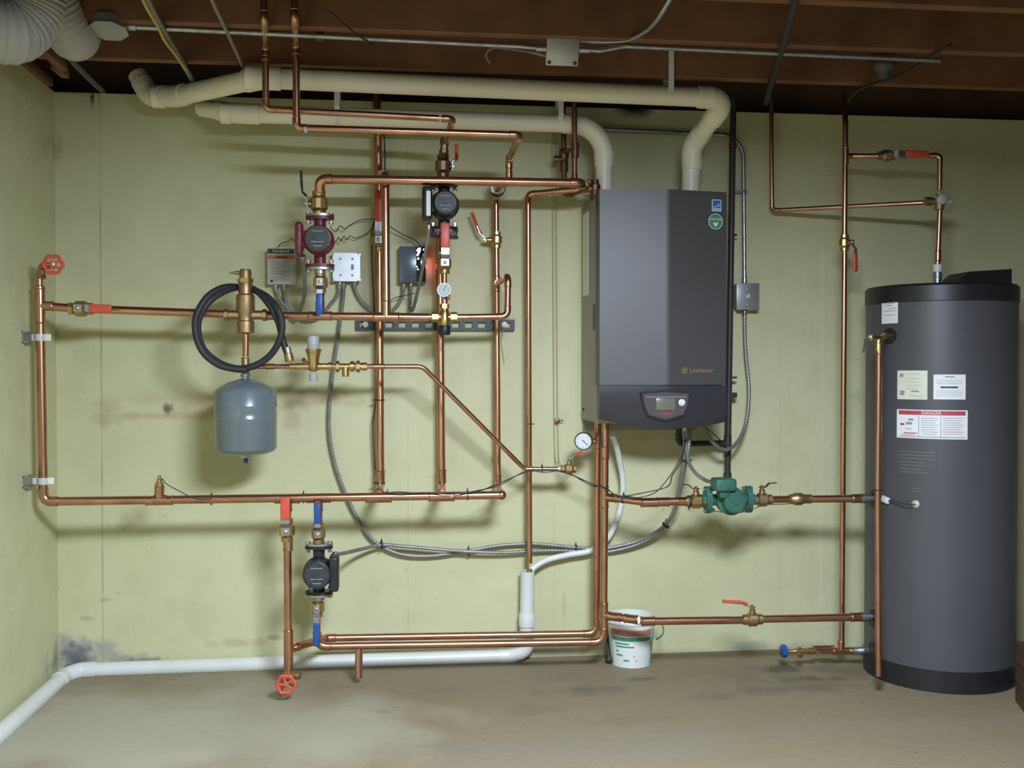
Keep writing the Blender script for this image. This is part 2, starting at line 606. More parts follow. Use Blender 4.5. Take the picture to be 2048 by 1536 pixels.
def text(s, size, o, ux, uy, mat, parent, name='lettering', ext=.0004, align='CENTER'):
    cu = bpy.data.curves.new(name, 'FONT')
    cu.body = s; cu.size = size; cu.extrude = ext
    cu.align_x = align; cu.align_y = 'CENTER'
    tmp = bpy.data.objects.new('tmp', cu)
    COL.objects.link(tmp)
    bpy.context.view_layer.update()
    me = bpy.data.meshes.new_from_object(tmp)
    COL.objects.unlink(tmp); bpy.data.objects.remove(tmp)
    vs = [tuple(v.co) for v in me.vertices]; fs = [tuple(p.vertices) for p in me.polygons]
    bpy.data.meshes.remove(me)
    uz = ux.cross(uy)
    m = MB().add([o + ux * a + uy * b + uz * c for a, b, c in vs], fs)
    return m.build(name, mat, parent)


def p_at(px, py, z):
    d = (ROT @ V(((px - 1024) / F, -(py - 768) / F, -1)))
    return CAM + d * ((z - CAM.z) / d.z)


# ------------------------------------------------------------------ setting
ZW = 2.255                                     # top of the concrete walls
XL = P(112, 620, 0).x                          # inner face of the left wall
XR, YF, ZC = 3.7, -7.2, 2.51
p0 = lambda x, y: P(x, y, 0)
S = lambda x, y, rx, rz, col, st, ns=9, rag=.5: (tuple(p0(x, y)), (rx, 0, rz), col, st, ns, rag)
PAINT, PAINT2 = (.615, .615, .370), (.565, .555, .315)
wall_stains = [
    S(215, 822, .06, .08, (.42, .28, .16), .55, 14), S(330, 832, .28, .018, (.45, .34, .18), .55, 16), S(335, 818, .025, .03, (.12, .10, .06), .9, 40, .3),
    S(420, 822, .12, .05, (.42, .30, .16), .5, 14), S(330, 795, .25, .03, (.48, .40, .22), .35, 14), S(600, 800, .16, .05, (.42, .30, .17), .45, 12), S(585, 830, .04, .09, (.42, .30, .18), .45, 14), S(700, 800, .2, .03, (.46, .36, .2), .4, 12),
    S(156, 1306, .125, .075, (.32, .31, .30), .9, 16), S(150, 1312, .07, .06, (.17, .17, .18), .9, 26, .5), S(165, 1322, .05, .03, (.14, .14, .14), .8, 30, .4), S(245, 1318, .13, .035, (.36, .34, .31), .8, 18), S(290, 1322, .10, .018, (.24, .23, .22), .8, 25), S(210, 1300, .05, .05, (.36, .34, .30), .7, 24),
    S(470, 1285, .14, .02, (.40, .36, .22), .5, 18), S(550, 1275, .05, .012, (.3, .26, .18), .6, 20), S(215, 1200, .035, .012, (.40, .36, .24), .6, 25), S(175, 1238, .03, .014, (.42, .38, .22), .6, 20),
    S(1128, 1230, .012, .12, (.50, .40, .16), .5, 12), S(1300, 870, .22, .03, (.42, .34, .2), .3, 10), S(1268, 212, .095, .060, (.02, .02, .02), 1, 9, .25),
    S(1500, 1295, .12, .03, (.32, .30, .26), .6, 14), S(1100, 1310, .2, .04, (.36, .33, .26), .5, 10), S(1610, 1300, .2, .035, (.34, .31, .26), .5, 12), S(1130, 405, .06, .03, (.34, .30, .16), .35, 10),
    S(118, 300, .03, .06, (.36, .25, .13), .4, 12), S(185, 198, .012, .04, (.10, .05, .03), .9, 30, .4), S(650, 740, .06, .1, (.48, .40, .22), .3, 10),
]
lines = [(p0(203, 800).x,   .004, (.26, .23, .13), .6), (p0(816, 900).x, .003, (.40, .38, .26), .5), (p0(1108, 1200).x, .005, (.52, .44, .20), .35), (p0(1560, 1000).x, .004, (.44, .43, .3), .35), (p0(1643, 900).x, .012, (.66, .66, .48), .45)]
stained('painted_concrete', PAINT, PAINT2, .55, wall_stains, lines, 1.4, ((.38, .34, .22), 34, .69, .76, .45), .22, 45, ((.50, .47, .26), 7, .45, .8, .5))
fl = lambda x, y, rx, ry, col, st, ns=7, rag=.5: (tuple(CAM + (ROT @ V(((x - 1024) / F, -(y - 768) / F, -1))) * (-H / (ROT @ V(((x - 1024) / F, -(y - 768) / F, -1))).z)), (rx, ry, 1), col, st, ns, rag)
floor_stains_shading = [
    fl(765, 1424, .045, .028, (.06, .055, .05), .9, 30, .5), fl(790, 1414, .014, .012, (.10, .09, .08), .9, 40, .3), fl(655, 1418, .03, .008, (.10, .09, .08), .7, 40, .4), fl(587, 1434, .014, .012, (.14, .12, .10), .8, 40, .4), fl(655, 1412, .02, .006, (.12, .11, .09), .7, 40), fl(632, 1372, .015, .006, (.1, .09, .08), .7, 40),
    fl(570, 1398, .06, .03, (.20, .18, .14), .6, 18, .5), fl(1165, 1380, .17, .075, (.13, .11, .08), .6, 9), fl(1120, 1352, .14, .10, (.18, .155, .12), .5, 9), fl(1285, 1358, .09, .03, (.11, .09, .07), .75, 14), fl(1430, 1395, .10, .05, (.15, .12, .09), .5, 12), fl(1060, 1420, .12, .06, (.17, .14, .10), .45, 10), fl(1260, 1440, .2, .08, (.18, .15, .105), .45, 9), fl(880, 1380, .12, .05, (.17, .15, .11), .45, 12), fl(1520, 1345, .30, .11, (.16, .13, .09), .6, 8), fl(1600, 1376, .28, .09, (.14, .11, .075), .6, 8), fl(1560, 1337, .12, .06, (.07, .055, .04), .85, 12), fl(1620, 1358, .2, .05, (.09, .07, .05), .7, 12), fl(1690, 1338, .22, .10, (.13, .105, .075), .6, 9),  # first entry paints the shadow of the tap wheel on the floor
    fl(1900, 1450, .6, .10, (.27, .22, .15), .4, 5), fl(190, 1376, .10, .06, (.28, .26, .22), .5, 9), fl(1180, 1490, .8, .22, (.235, .20, .145), .6, 3), fl(150, 1470, 1.2, .62, (.42, .385, .28), .9, 2.5, .3), fl(600, 1460, .55, .25, (.37, .335, .24), .75, 3),  # last two lighten the left floor to offset weak lamp light there
    fl(1000, 1335, .9, .05, (.20, .175, .13), .5, 6), fl(260, 1362, .5, .025, (.22, .20, .16), .4, 8),
]
stained('floor_concrete', (.262, .208, .122), (.232, .182, .104), .62, floor_stains_shading, (), 1.1, ((.11, .09, .065), 38, .66, .75, .6), .35, 60, ((.20, .172, .122), 22, .48, .8, .6))

stained('low_bounce_concrete', (.20, .19, .16), (.16, .15, .125), .8, [], (), 1.0)  # unseen right and front walls, coloured dark to cut bounce light
st = lambda mb, n, m: struct(mb.build(n, m))
st(MB().box(V(((XL + XR) / 2, .15, ZW / 2)), (XR - XL + .6, .30, ZW)), 'wall_back', 'painted_concrete')
st(MB().box(V((XL - .15, YF / 2, ZW / 2)), (.30, -YF, ZW)), 'wall_left', 'painted_concrete')
st(MB().box(V((XR + .15, YF / 2, ZW / 2)), (.30, -YF, ZW)), 'wall_right', 'low_bounce_concrete')
st(MB().box(V(((XL + XR) / 2, YF - .15, ZW / 2)), (XR - XL + .6, .30, ZW)), 'wall_front', 'low_bounce_concrete')
st(MB().box(V(((XL + XR) / 2, YF / 2 + .1, -.06)), (XR - XL + .6, -YF + .6, .12)), 'floor', 'floor_concrete')
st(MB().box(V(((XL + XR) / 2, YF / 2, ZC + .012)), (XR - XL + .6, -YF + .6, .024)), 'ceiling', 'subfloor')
# sill plates and rim boards that close the gap above the concrete
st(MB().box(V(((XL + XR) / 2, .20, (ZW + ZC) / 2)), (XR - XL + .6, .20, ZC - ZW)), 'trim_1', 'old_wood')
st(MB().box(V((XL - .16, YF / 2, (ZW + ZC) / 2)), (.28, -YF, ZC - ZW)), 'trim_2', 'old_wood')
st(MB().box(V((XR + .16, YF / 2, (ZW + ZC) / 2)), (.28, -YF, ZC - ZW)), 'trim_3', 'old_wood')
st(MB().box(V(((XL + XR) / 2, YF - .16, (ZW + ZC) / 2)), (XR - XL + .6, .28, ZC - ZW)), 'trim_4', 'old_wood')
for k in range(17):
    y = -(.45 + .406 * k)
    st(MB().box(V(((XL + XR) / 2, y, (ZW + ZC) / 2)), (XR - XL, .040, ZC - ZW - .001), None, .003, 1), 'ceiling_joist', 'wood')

# ================================================================== LEFT MANIFOLD
sH = .30
# riser beside the left wall: cap tee, tee to the upper header, elbow into the lower header
a, b, e = P(80, 602, .33), P(87, 1003, .33), P(1003, 990, sH)
low = pipe('copper_pipe', 'copper riser by the left wall turning into the long lower header', 'pipe', [P(79.5, 588, .33), b, P(320, 1000, .31), e], .0158)
tee(low, P(80, 612, .33), Z_, .0158, X_, .0150, L=.062, lb=.045)
band(low, P(79.5, 580, .33), Z_, .0150, .012)
tr = MB().tube([P(79, 590, .33), P(79, 550, .33)], .0118, 14).lathe([(.0118, 0), (.019, .002), (.019, .018), (.0118, .022)], P(79, 583, .33), Z_, 16)
tr.build('reducer', 'copper', low)
t1 = P(319, 1001, .31)
tee(low, t1, X_, .0152, Z_, .0150, L=.048, lb=.052)
MB().lathe([(.0155, 0), (.0155, .012), (.010, .014), (.010, .026), (.006, .028), (.006, .040)], t1 + Z_ * .052, Z_, 12).build('sensor_well', 'brass', low)
for x in (575, 637, 757, 883):
    p = P(x, 997.5 - (x - 575) * .02, sH)
    if x in (575, 637):
        tee(low, p, X_, .0155, -Z_, .0150, L=.045, lb=.045)
    else:
        tee(low, p + V((0, 0, -.004)), X_, .0155, (P(x, 972, .07) - p), .0150, L=.048, lb=.06)
MB().ball(P(1003, 990, sH), .0185, (1, 1, 1)).tube([P(1003, 990, sH), P(996, 980, .20)], .0165, 14).build('elbow', 'copper', low)
for x in (423, 607, 775, 935):
    tie(low, P(x, 1000 - (x - 423) * .018, sH), X_, .0158, Z_)

# red drain tap on top of the riser
bib('small hose tap with red wheel atop the left riser', P(83, 532, .33), P(79, 552, .33), P(106, 529, .40), OUT + X_ * .25, -Z_ + X_ * .1 + OUT * .2, .030)

# clips on the left wall
for y, lab in ((675, 'pipe clip on the left wall below the upper header'), (962, 'pipe clip on the left wall just above the bottom bend')):
    c = P(80 if y < 800 else 86, y, .33)
    t = thing('pipe_clamp', lab, 'clamp', V((XL, c.y, c.z)))
    ch = MB()
    for dz in (-.018, .018):
        ch.box(V((XL + .012, c.y, c.z + dz)), (.024, .085, .004))
    ch.box(V((XL + .002, c.y, c.z)), (.004, .085, .04))
    ch.build('strut_piece', 'galvanised', t)
    MB().lathe([(.0162, -.012), (.0185, -.012), (.0185, .012), (.0162, .012)], c, Z_, 20).bar([V((XL + .02, c.y, c.z)), c - X_ * .017], Z_, .022, .004).build('strap', 'silver_plate', t)
    MB().box(c + X_ * .027, (.022, .006, .024), None, .002).build('clamp_tab', 'cream_pvc', t)
    MB().lathe([(.006, 0), (.006, .006), (0, .007)], V((XL + .024, c.y + .02, c.z)), X_, 6).build('bolt', 'brass', t)

# upper header: riser -> valve -> air separator -> mixing valve
h0, h1 = P(98, 612, .325), P(140, 616, .315)
pipe('copper_pipe', 'short copper stub between the left riser and the red handled valve', 'pipe', [P(88, 612, .33), h1], .0150)
vc = P(162, 617.5, .313)
ball_valve('brass ball valve with flat red handle on the upper header', vc, X_, X_ - Z_ * .03, OUT, .0165, 'red_grip', .122, gw=.030)
pipe('copper_pipe', 'copper header pipe from the red valve to the brass air separator', 'pipe', [P(178, 618, .31), P(452, 628, sH)], .0150)

# air separator
c = P(491, 630, sH)
t = thing('air_separator', 'brass air separator with vent cap framed by the black hose', 'air separator', c)
k = lambda n: U(n, sH)
sb = MB().lathe([(k(14), -k(36)), (k(17), -k(34)), (k(17), -k(13)), (k(15), -k(11)), (k(15), k(0)), (k(18), k(6)), (k(18), k(38)), (k(13.5), k(41)), (k(13.5), k(62)), (k(13), k(63))], c, Z_, 24)
sb.lathe([(k(9.5), k(12)), (k(9.5), k(32)), (k(12.5), k(33)), (k(12.5), k(40))], c, X_, 8).lathe([(k(9.5), k(12)), (k(9.5), k(32)), (k(12.5), k(33)), (k(12.5), k(40))], c, -X_, 8)
sb.build('separator_body', 'bronze', t)
MB().lathe([(k(15.5), k(63)), (k(15.5), k(71))], c, Z_, 6).build('hex_nut', 'brass', t)
vt = MB().lathe([(k(11.5), k(71)), (k(12), k(84)), (k(10), k(89)), (0, k(90))], c, Z_, 18)
vt.lathe([(k(3.6), 0), (k(3.6), k(20)), (k(2), k(21)), (k(2), k(30)), (0, k(30))], c + Z_ * k(82), -X_, 10)
vt.build('air_vent', 'bronze', t)
# pipe under the separator and the tee for the tank
dn = pipe('copper_pipe', 'short upright copper pipe between air separator and grey tank', 'pipe', [P(492, 664, sH), P(491, 752, sH)], .0118)
tc = P(491, 733, sH)
tee(dn, tc, Z_, .0125, X_, .0100, mat='bronze', L=.032, lb=.036)
band(dn, P(491, 716, sH), Z_, .0118, .010, 'pale_blue')
# expansion tank
c = P(491, 757, sH); r = U(59.5, sH); hh = U(150, sH)
t = thing('expansion_tank', 'blue-grey steel expansion tank hanging under the air separator', 'tank', c - Z_ * hh)
pr = [(r * .16, .0), (r * .30, -hh * .02), (r * .60, -hh * .055), (r * .88, -hh * .12), (r, -hh * .17), (r, -hh * .335), (r * 1.012, -hh * .345), (r * 1.012, -hh * .365), (r, -hh * .375), (r, -hh * .505), (r * 1.01, -hh * .512), (r * 1.01, -hh * .522), (r, -hh * .53), (r, -hh * .90), (r * .93, -hh * .945), (r * .7, -hh * .98), (r * .3, -hh), (0, -hh * 1.0)]
MB().lathe(pr[::-1], c, Z_, 40).build('tank_shell', 'tank_grey', t, 50)
MB().lathe([(.014, -.002), (.014, .006), (.019, .007), (.019, .016), (.013, .018), (.013, .03)], c, Z_, 8).build('inlet_nipple', 'galvanised', t)
vst = MB().lathe([(.026, 0), (.026, .006), (.010, .008), (.010, .010)], c - Z_ * (hh * 1.0), -Z_, 18).build('valve_base', 'silver_plate', t)
MB().lathe([(.008, 0), (.008, .020), (.006, .022)], c - Z_ * (hh + .008), -Z_, 12).build('valve_cap', 'blue_grip', vst)

# black hose hung on the separator
pts = [(577, 713, .345), (566, 682, .345), (557, 645, .345), (540, 612, .345), (516, 584, .30), (491, 574, .24), (455, 580, .30), (420, 602, .345), (400, 632, .35), (396, 662, .35), (407, 698, .35), (436, 724, .345), (474, 737, .34), (510, 731, .342), (541, 710, .348), (560, 678, .365), (564, 645, .368), (553, 614, .365), (526, 588, .31), (491, 577, .225), (452, 574, .30), (417, 592, .345), (394, 628, .365), (391, 664, .366), (405, 703, .362), (436, 729, .362), (470, 738, .36), (493, 739, .358)]
t = thing('washing_hose', 'coiled black rubber hose hung around the brass air separator', 'hose', P(577, 713, .345))
MB().tube(spline([P(*q) for q in pts], 8), U(6.6, .34), 12).build('hose', 'rubber', t)
e0, e1 = P(577, 710, .345), P(580, 726, .345)
dd = (e1 - e0).normalized()
MB().lathe([(.013, -.028), (.0135, -.006), (.012, -.005)], e0, dd, 14).build('ferrule', 'galvanised', t)
MB().lathe([(.0125, -.006), (.0165, -.004), (.0165, .022), (.013, .024), (.013, .010)], e0, dd, 12).build('end_fitting', 'bronze', t)

# make-up water branch: pressure reducing valve and backflow preventer
c = P(627, 733, sH)
br = pipe('copper_pipe', 'thin copper pipe between the tank tee and the pressure regulator', 'pipe', [P(501, 733, sH), P(594, 733, sH)], .0090)
coupling(br, P(540, 733, sH), X_, .0095); coupling(br, P(588, 733, sH), X_, .0095, 'brass')
t = thing('pressure_regulator', 'brass pressure regulator with grey dome cap beside the black hose', 'valve', c)
pb = MB().lathe([(k(8), -k(9)), (k(10), -k(6)), (k(11), k(0)), (k(11), k(14)), (k(14), k(26)), (k(14.5), k(28)), (k(16), k(31)), (k(16), k(34)), (k(13), k(35))], c, Z_, 22)
pb.lathe([(k(6.8), -k(32)), (k(6.8), k(0)), (k(6.8), k(12)), (k(6), k(22))], c, X_, 14)
pb.tube([c + V((-k(14), 0, k(6))), c + V((-k(19), -k(8), k(14)))], k(4), 8)
pb.build('regulator_body', 'brass', t)
MB().lathe([(k(12.5), k(34)), (k(12.5), k(40)), (k(11.5), k(41)), (k(11.5), k(58)), (k(10.5), k(60)), (0, k(60))], c, Z_, 16).build('adjusting_cap', 'grey_plastic', t)
MB().lathe([(k(4), -k(9)), (k(4), -k(15)), (k(8.5), -k(15)), (k(8.5), -k(28)), (k(8), -k(29))], c, Z_, 18).build('drain_cap', 'grey_plastic', t)
c = P(691, 733, sH)
t = thing('backflow_preventer', 'brass backflow preventer with union nuts right of the pressure regulator', 'valve', c)
MB().lathe([(k(7), -k(42)), (k(6), -k(34)), (k(8.5), -k(34)), (k(8.5), -k(27)), (k(6), -k(26)), (k(6), k(8)), (k(10.5), k(9)), (k(10.5), k(17)), (k(7), k(18)), (k(7), k(34))], c, X_, 14).lathe([(k(7), 0), (k(7), k(19)), (k(6), k(20)), (k(5), k(12))], c, -Z_, 14).build('preventer_body', 'brass', t)
for x0, x1, rr in ((-19, -12, 12), (21, 28, 12.5), (31, 42, 8.5)):
    MB().lathe([(k(rr), k(x0)), (k(rr), k(x1))], c, X_, 8).build('union_nut', 'brass', t)
mk = pipe('copper_pipe', 'thin copper pipe slanting down from the backflow preventer to a red valve', 'pipe', [P(731, 733, sH), P(845, 733, sH), P(1049, 938, .20), P(1120, 938, .20)], .0088, R=.05, elbow=None)
coupling(mk, P(757, 733, sH), X_, .0092, L=.022)
coupling(mk, P(1058, 938, .20), X_, .0092)
band(mk, P(1118, 938, .2), X_, .009, .01, 'silver_plate')
tie(mk, P(1084, 938, .20), X_, .0092)
ball_valve('small brass stop valve with orange-red lever left of the twin risers', P(1137, 938, .20), X_, (X_ * .8 + OUT * .5 + Z_ * .35), Z_ + X_ * .12, .0115, 'red_grip', .055, 'bronze', rise=.042, gw=.02)

# header right of the separator
hd = pipe('copper_pipe', 'copper header pipe between the air separator and the mixing valve', 'pipe', [P(528, 631, sH), P(858, 634.5, sH)], .0150)
tee(hd, P(640, 632, sH), X_, .0150, Z_, .0150, L=.042, lb=.05)
tee(hd, P(772, 634, sH), X_, .0150, Z_, .0155, L=.048, lb=.06)
coupling(hd, P(548, 631, sH), X_, .0150)
# mixing valve
c = P(889, 634, sH)
t = thing('mixing_valve', 'three-way brass mixing valve with black knob in the header', 'valve', c)
mv = MB().lathe([(k(9), -k(20)), (k(10), -k(18)), (k(10), k(10)), (k(8), k(13)), (k(8), k(18))], c, Z_, 18).lathe([(k(6.5), -k(46)), (k(6.5), -k(26)), (k(6.5), k(26)), (k(6.5), k(46))], c, X_, 14)
mv.build('mixing_body', 'brass', t)
for s in (-1, 1):
    MB().lathe([(k(10), k(12)), (k(10), k(25))], c, X_ * s, 6).build('union_nut', 'brass', t)
MB().lathe([(k(9.5), k(17)), (k(9.5), k(26))], c, Z_, 6).build('union_nut', 'brass', t)
kn = MB().lathe([(k(11), -k(17)), (k(12), -k(19)), (k(12), -k(33)), (k(10.5), -k(36)), (0, -k(36))], c, Z_, 10).build('knob', 'black_plastic', t)
lp = pipe('copper_pipe', 'copper loop rising from the mixing valve to the right hand upright', 'pipe', [P(930, 634, sH), P(1015, 633, sH), P(1016, 552, sH), P(994, 568, .09)], .0118, R=.024)
# mixed water going up: dial, stop valve, pump
u1 = pipe('copper_pipe', 'short copper upright carrying the white dial above the mixing valve', 'pipe', [P(889, 611, sH), P(889, 544, sH)], .0095)
tee(u1, P(889, 594, sH), Z_, .0105, X_ * .9 + OUT * -.2, .0095, L=.03, lb=.018)
gauge('white dial thermometer on the upright above the mixing valve', P(888, 580, .345), U(14, .34), P(889, 582, sH), 'silver_plate', 'thermometer', 'glassy', -2.0)
ball_valve('brass ball valve with red handle below the upper black pump', P(889, 527, sH), Z_, Z_, OUT, .0150, 'red_grip', .145, 'bronze', gw=.034)
iso = MB().lathe([(.034, 0), (.034, .010)], P(888, 474, sH), Z_, 24)
# ------------------------------------------------------------------ upright pipes close to the wall
sV = .075
ua = pipe('copper_pipe', 'tallest copper upright, running behind the headers from joists to lower header', 'pipe', [P(750, 78, sV), P(755, 250, sV), P(757.5, 380, sV), P(761, 972, sV), P(757, 984, .22)], .0160, R=.02, elbow=None)
coupling(ua, P(757, 258, sV), Z_, .016, L=.03)
coupling(ua, P(760.5, 955, sV), Z_, .0165)
MB().tube([P(750, 145, sV), P(750, 78, sV)], .0108, 12).build('reducer', 'copper', ua)
tie(ua, P(760, 800, sV), Z_, .0168, -X_)
tie(ua, P(760.5, 965, sV), Z_, .0175, -X_)
ball_valve('ball valve with long red handle on the tallest upright beside the red pump', P(757.5, 482, sV), Z_, Z_, OUT, .0165, 'red_grip', .19, 'bronze', gw=.030)
pipe('bright_copper_pipe', 'bright copper upright joining the two headers beside the red pump', 'pipe', [P(772.5, 620, sH), P(770.5, 350, sH), P(760, 352, .11)], .0155, R=.022)
ub = pipe('copper_pipe', 'copper upright below the mixing valve, second of three feeding the lower header', 'pipe', [P(879, 455, sV), P(883.5, 972, sV), P(883, 982, .24)], .0155, R=.02, elbow=None)
coupling(ub, P(883.5, 952, sV), Z_, .0158)
uc = pipe('copper_pipe', 'copper upright under the dark dial, third of three feeding the lower header', 'pipe', [P(992, 385, sV), P(996, 968, sV), P(997, 980, .22)], .0122, R=.02, elbow=None)
tee(uc, P(993.5, 568, sV), Z_, .0122, (P(1016, 552, sH) - P(993.5, 568, sV)), .0118, lb=.03)
coupling(uc, P(996, 960, sV), Z_, .0122)
ball_valve('brass ball valve with red lever sticking up beside the third upright', P(993, 480, sV), Z_, Z_ * .94 - X_ * .35, -X_, .0130, 'red_grip', .115, 'brass', rise=.05, flatgrip=False)
gauge('round dark-rimmed dial behind the top header pipe', P(995, 377, .12), U(16, .12), P(994, 380, sV), 'black_plastic', 'pressure_gauge', 'gauge_face', 1.0)

# slotted channel on the wall
x0, x1 = P(712, 650, .0), P(1028, 650, .0)
zc = (x0.z + x1.z) / 2; Lc = x1.x - x0.x; xm = (x0.x + x1.x) / 2; hz = U(11, 0)
m = MB()
for sgn in (-1, 1):
    m.box(V((xm, -.0225, zc + sgn * hz * .76)), (Lc, .003, hz * .50))
    m.box(V((xm, -.012, zc + sgn * (hz - .0015))), (Lc, .023, .003))
nsl = 12; pitch = Lc / nsl
for i in range(nsl + 1):
    w = pitch * (.42 if 0 < i < nsl else .3)
    cx = x0.x + i * pitch + (w / 2 if i == 0 else (-w / 2 if i == nsl else 0))
    m.box(V((cx, -.0225, zc)), (w, .0028, hz * 1.1))
so = m.build('strut_channel', 'strut_paint')
tag(so, 'slotted dark steel channel screwed to the wall behind the uprights', 'channel')
for px in (731, 1009):
    q = P(px, 649, .025)
    MB().lathe([(.0115, 0), (.0115, .002), (.006, .002), (.006, .007), (0, .008)], q, OUT, 16).build('washer_screw', 'silver_plate', so)

# ------------------------------------------------------------------ top header and the red pump
sA = .37
ha = pipe('copper_pipe', 'copper top header running from the red pump to the boiler', 'pipe', [P(640, 386, sA - .03), P(639, 358, sA - .01), P(1160, 366, sA), P(1172, 372, .28)], .0165, R=.024)
c = P(638, 405, .335)
ball_valve('brass valve with upright black lever above the red pump', P(638, 408, .335), Z_, Z_ * .97 - X_ * .12, -X_, .0185, None, .125, 'brass', rise=.046, lever='steel')
lv = MB().tube([P(612, 402, .335), P(612, 392, .335), P(604, 384, .335), P(602, 340, .335)], .0046, 8)
lvt = [o for o in COL.objects if o.get('label', '').startswith('brass valve with upright')][0]
MB().tube([P(613, 392, .335), P(604, 383, .335), P(602, 341, .335)], .0050, 8).build('lever_sleeve', 'rubber', lvt)
I3 = Matrix.Identity(3)
circulator('maroon circulator pump hung between the top header and the upper header', P(640, 484, .33), I3, 'maroon_iron', -1, h=U(100, .33), motor_r=U(27.5, .40), boxh=U(66, .4), boxw=.026, boxx=.068)
ball_valve('brass ball valve with blue handle beneath the red pump', P(641, 565, .325), Z_, -Z_, OUT, .0155, 'blue_grip', .122, 'brass', gw=.025)
pipe('copper_pipe', 'short copper stub behind the blue handle below the red pump', 'pipe', [P(641, 588, .32), P(641, 622, sH)], .0148)
# upper black pump
circulator('black circulator pump behind the top header, right of the tall uprights', P(888, 414, .285), I3, 'black_cast', -1, boxglare=True, h=U(92, .28), motor_r=U(25, .36), boxh=U(66, .36), boxw=.036, boxx=.066)
fl_ = MB()
c = P(888, 469, .285)
fv = thing('isolation_flange', 'black isolation flange with side screws under the upper black pump', 'flange', c)
MB().box(c, (U(52, .28), .05, U(17, .28)), None, .006).build('flange_body', 'black_cast', fv)
for s in (-1, 1):
    MB().lathe([(.011, -.016), (.011, -.008), (.006, -.008), (.006, .010), (.010, .010), (.010, .018)], c + X_ * s * U(23, .28), Z_, 6).build('bolt', 'galvanised' if s < 0 else 'black_iron', fv)
    MB().lathe([(.008, 0), (.008, .02)], c + V((s * U(12, .28), -.02, 0)), OUT, 10).build('set_screw', 'black_iron', fv)
# its stop valve and the radiant risers
ball_valve('dull brass valve with thin red lever just above the upper black pump', P(886, 333, .30), Z_, Z_, X_, .0170, 'red_grip', .085, 'dull_bronze', rise=.038, flatgrip=False)
un = MB().lathe([(.0125, -.045), (.0155, -.03), (.0185, -.028), (.0185, 0), (.016, .002), (.016, .02), (.0185, .022), (.0185, .04), (.013, .045)], P(888, 300, .305), Z_ + OUT * .10 + X_ * .08, 8)
uo = un.build('pipe_union', 'dull_bronze'); tag(uo, 'dull brass union above the thin red lever valve', 'pipe fitting')
r1 = pipe('copper_pipe', 'upper of two copper branch pipes coming down from the joists', 'pipe', [P(526, -60, .93), P(529, 46, .93), P(531, 92, .62), P(531.5, 218, .62), P(905, 238, .62), P(892, 285, .31)], .0115, R=.018)
coupling(r1, P(531.2, 110, .62), Z_, .0115)
r2 = pipe('copper_pipe', 'lower of two copper branch pipes coming down from the joists', 'pipe', [P(588, -60, .95), P(590, 43, .95), P(592, 88, .655), P(593, 256, .655), P(1039, 270, .655), P(1018, 319, .31), P(1018, 364, .30), P(994, 374, .13), P(992.5, 398, sV)], .0122, R=.018)
band(r2, P(612, 257.5, .655), X_, .0128, .008, 'silver_plate')
band(r1, P(880, 236.5, .62), X_, .0115, .006, 'silver_plate')

# ------------------------------------------------------------------ lower black pump and drain column
pipe('copper_pipe', 'short copper stub behind the blue handle under the lower header', 'pipe', [P(637, 1003, sH), P(637, 1052, .285)], .0148)
ball_valve('brass ball valve with blue handle raised over the lower header', P(637, 1066, .28), Z_, Z_, OUT, .0152, 'blue_grip', .118, 'bronze', gw=.025)
circulator('black circulator pump low on the wall left of the twin boiler pipes', P(638, 1139, .27), I3, 'black_cast', 1, h=U(96, .27), motor_r=U(28, .35), boxh=U(70, .35), boxw=.036, boxx=.060)
ball_valve('brass ball valve with blue handle hanging below the lower black pump', P(635, 1213, .265), Z_, -Z_, OUT, .0152, 'blue_grip', .135, 'brass', gw=.025)
ball_valve('brass ball valve with wide orange-red handle raised over the lower header', P(574, 1060, .30), Z_, Z_, OUT, .0170, 'red_grip', .130, 'brass', gw=.034)
dc = pipe('copper_pipe', 'copper drain column from the orange-red valve down to the floor tap', 'pipe', [P(575, 1080, .30), P(577, 1338, .30)], .0150)
pipe('copper_pipe', 'short copper stub above the orange-red valve', 'pipe', [P(575, 1003, sH), P(574, 1044, .30)], .0148)
tee(dc, P(577, 1300, .30), Z_, .0155, (P(652, 1276, .17) - P(577, 1300, .30)), .0120, L=.075, lb=.05)
coupling(dc, P(576, 1084, .30), Z_, .0152, 'bronze', L=.03)
MB().tube([P(577.5, 1325, .30), P(578, 1345, .30)], .0105, 12).build('reducer', 'copper', dc)
bib('hose tap with red wheel just above the concrete floor', P(577, 1350, .33), P(578, 1340, .30), P(572, 1369, .47), OUT - X_ * .05, X_ * .9 + OUT * .3, .031)

# ================================================================== BOILER RISERS
s1, s2 = .265, .155
f = pipe('copper_pipe', 'front copper riser from the boiler bending left to the blue handled valve', 'pipe', [P(1211, 838, s1), P(1207, 1284, s1), P(634, 1293, s1), P(634, 1238, s1)], .0142, R=.034)
g = pipe('copper_pipe', 'rear copper riser from the boiler bending left behind the front one', 'pipe', [P(1196, 838, s2), P(1193, 1267, s2), P(652, 1276, s2), P(596, 1293, .29)], .0142, R=.034)
t_dw = P(1209, 994, s1)
tee(f, t_dw, Z_, .0142, P(1290, 1004, .36) - t_dw, .0142, L=.04, lb=.05)
t_dr = P(1208, 1231, s1)
tee(f, t_dr, Z_, .0142, P(1300, 1242, .36) - t_dr, .0142, L=.05, lb=.05)
tee(g, P(1195, 882, s2), Z_, .0142, OUT * .6 - X_, .010, L=.03, lb=.03)
coupling(f, P(1210, 905, s1), Z_, .0142)
tie(g, P(1194, 972, s2), Z_, .0142)
gauge('white pressure gauge with black rim on the rear boiler riser', P(1167, 882, .235), U(18.5, .24), P(1190, 884, .165), 'black_plastic', 'pressure_gauge', 'gauge_face', 2.4, OUT - X_ * .28)
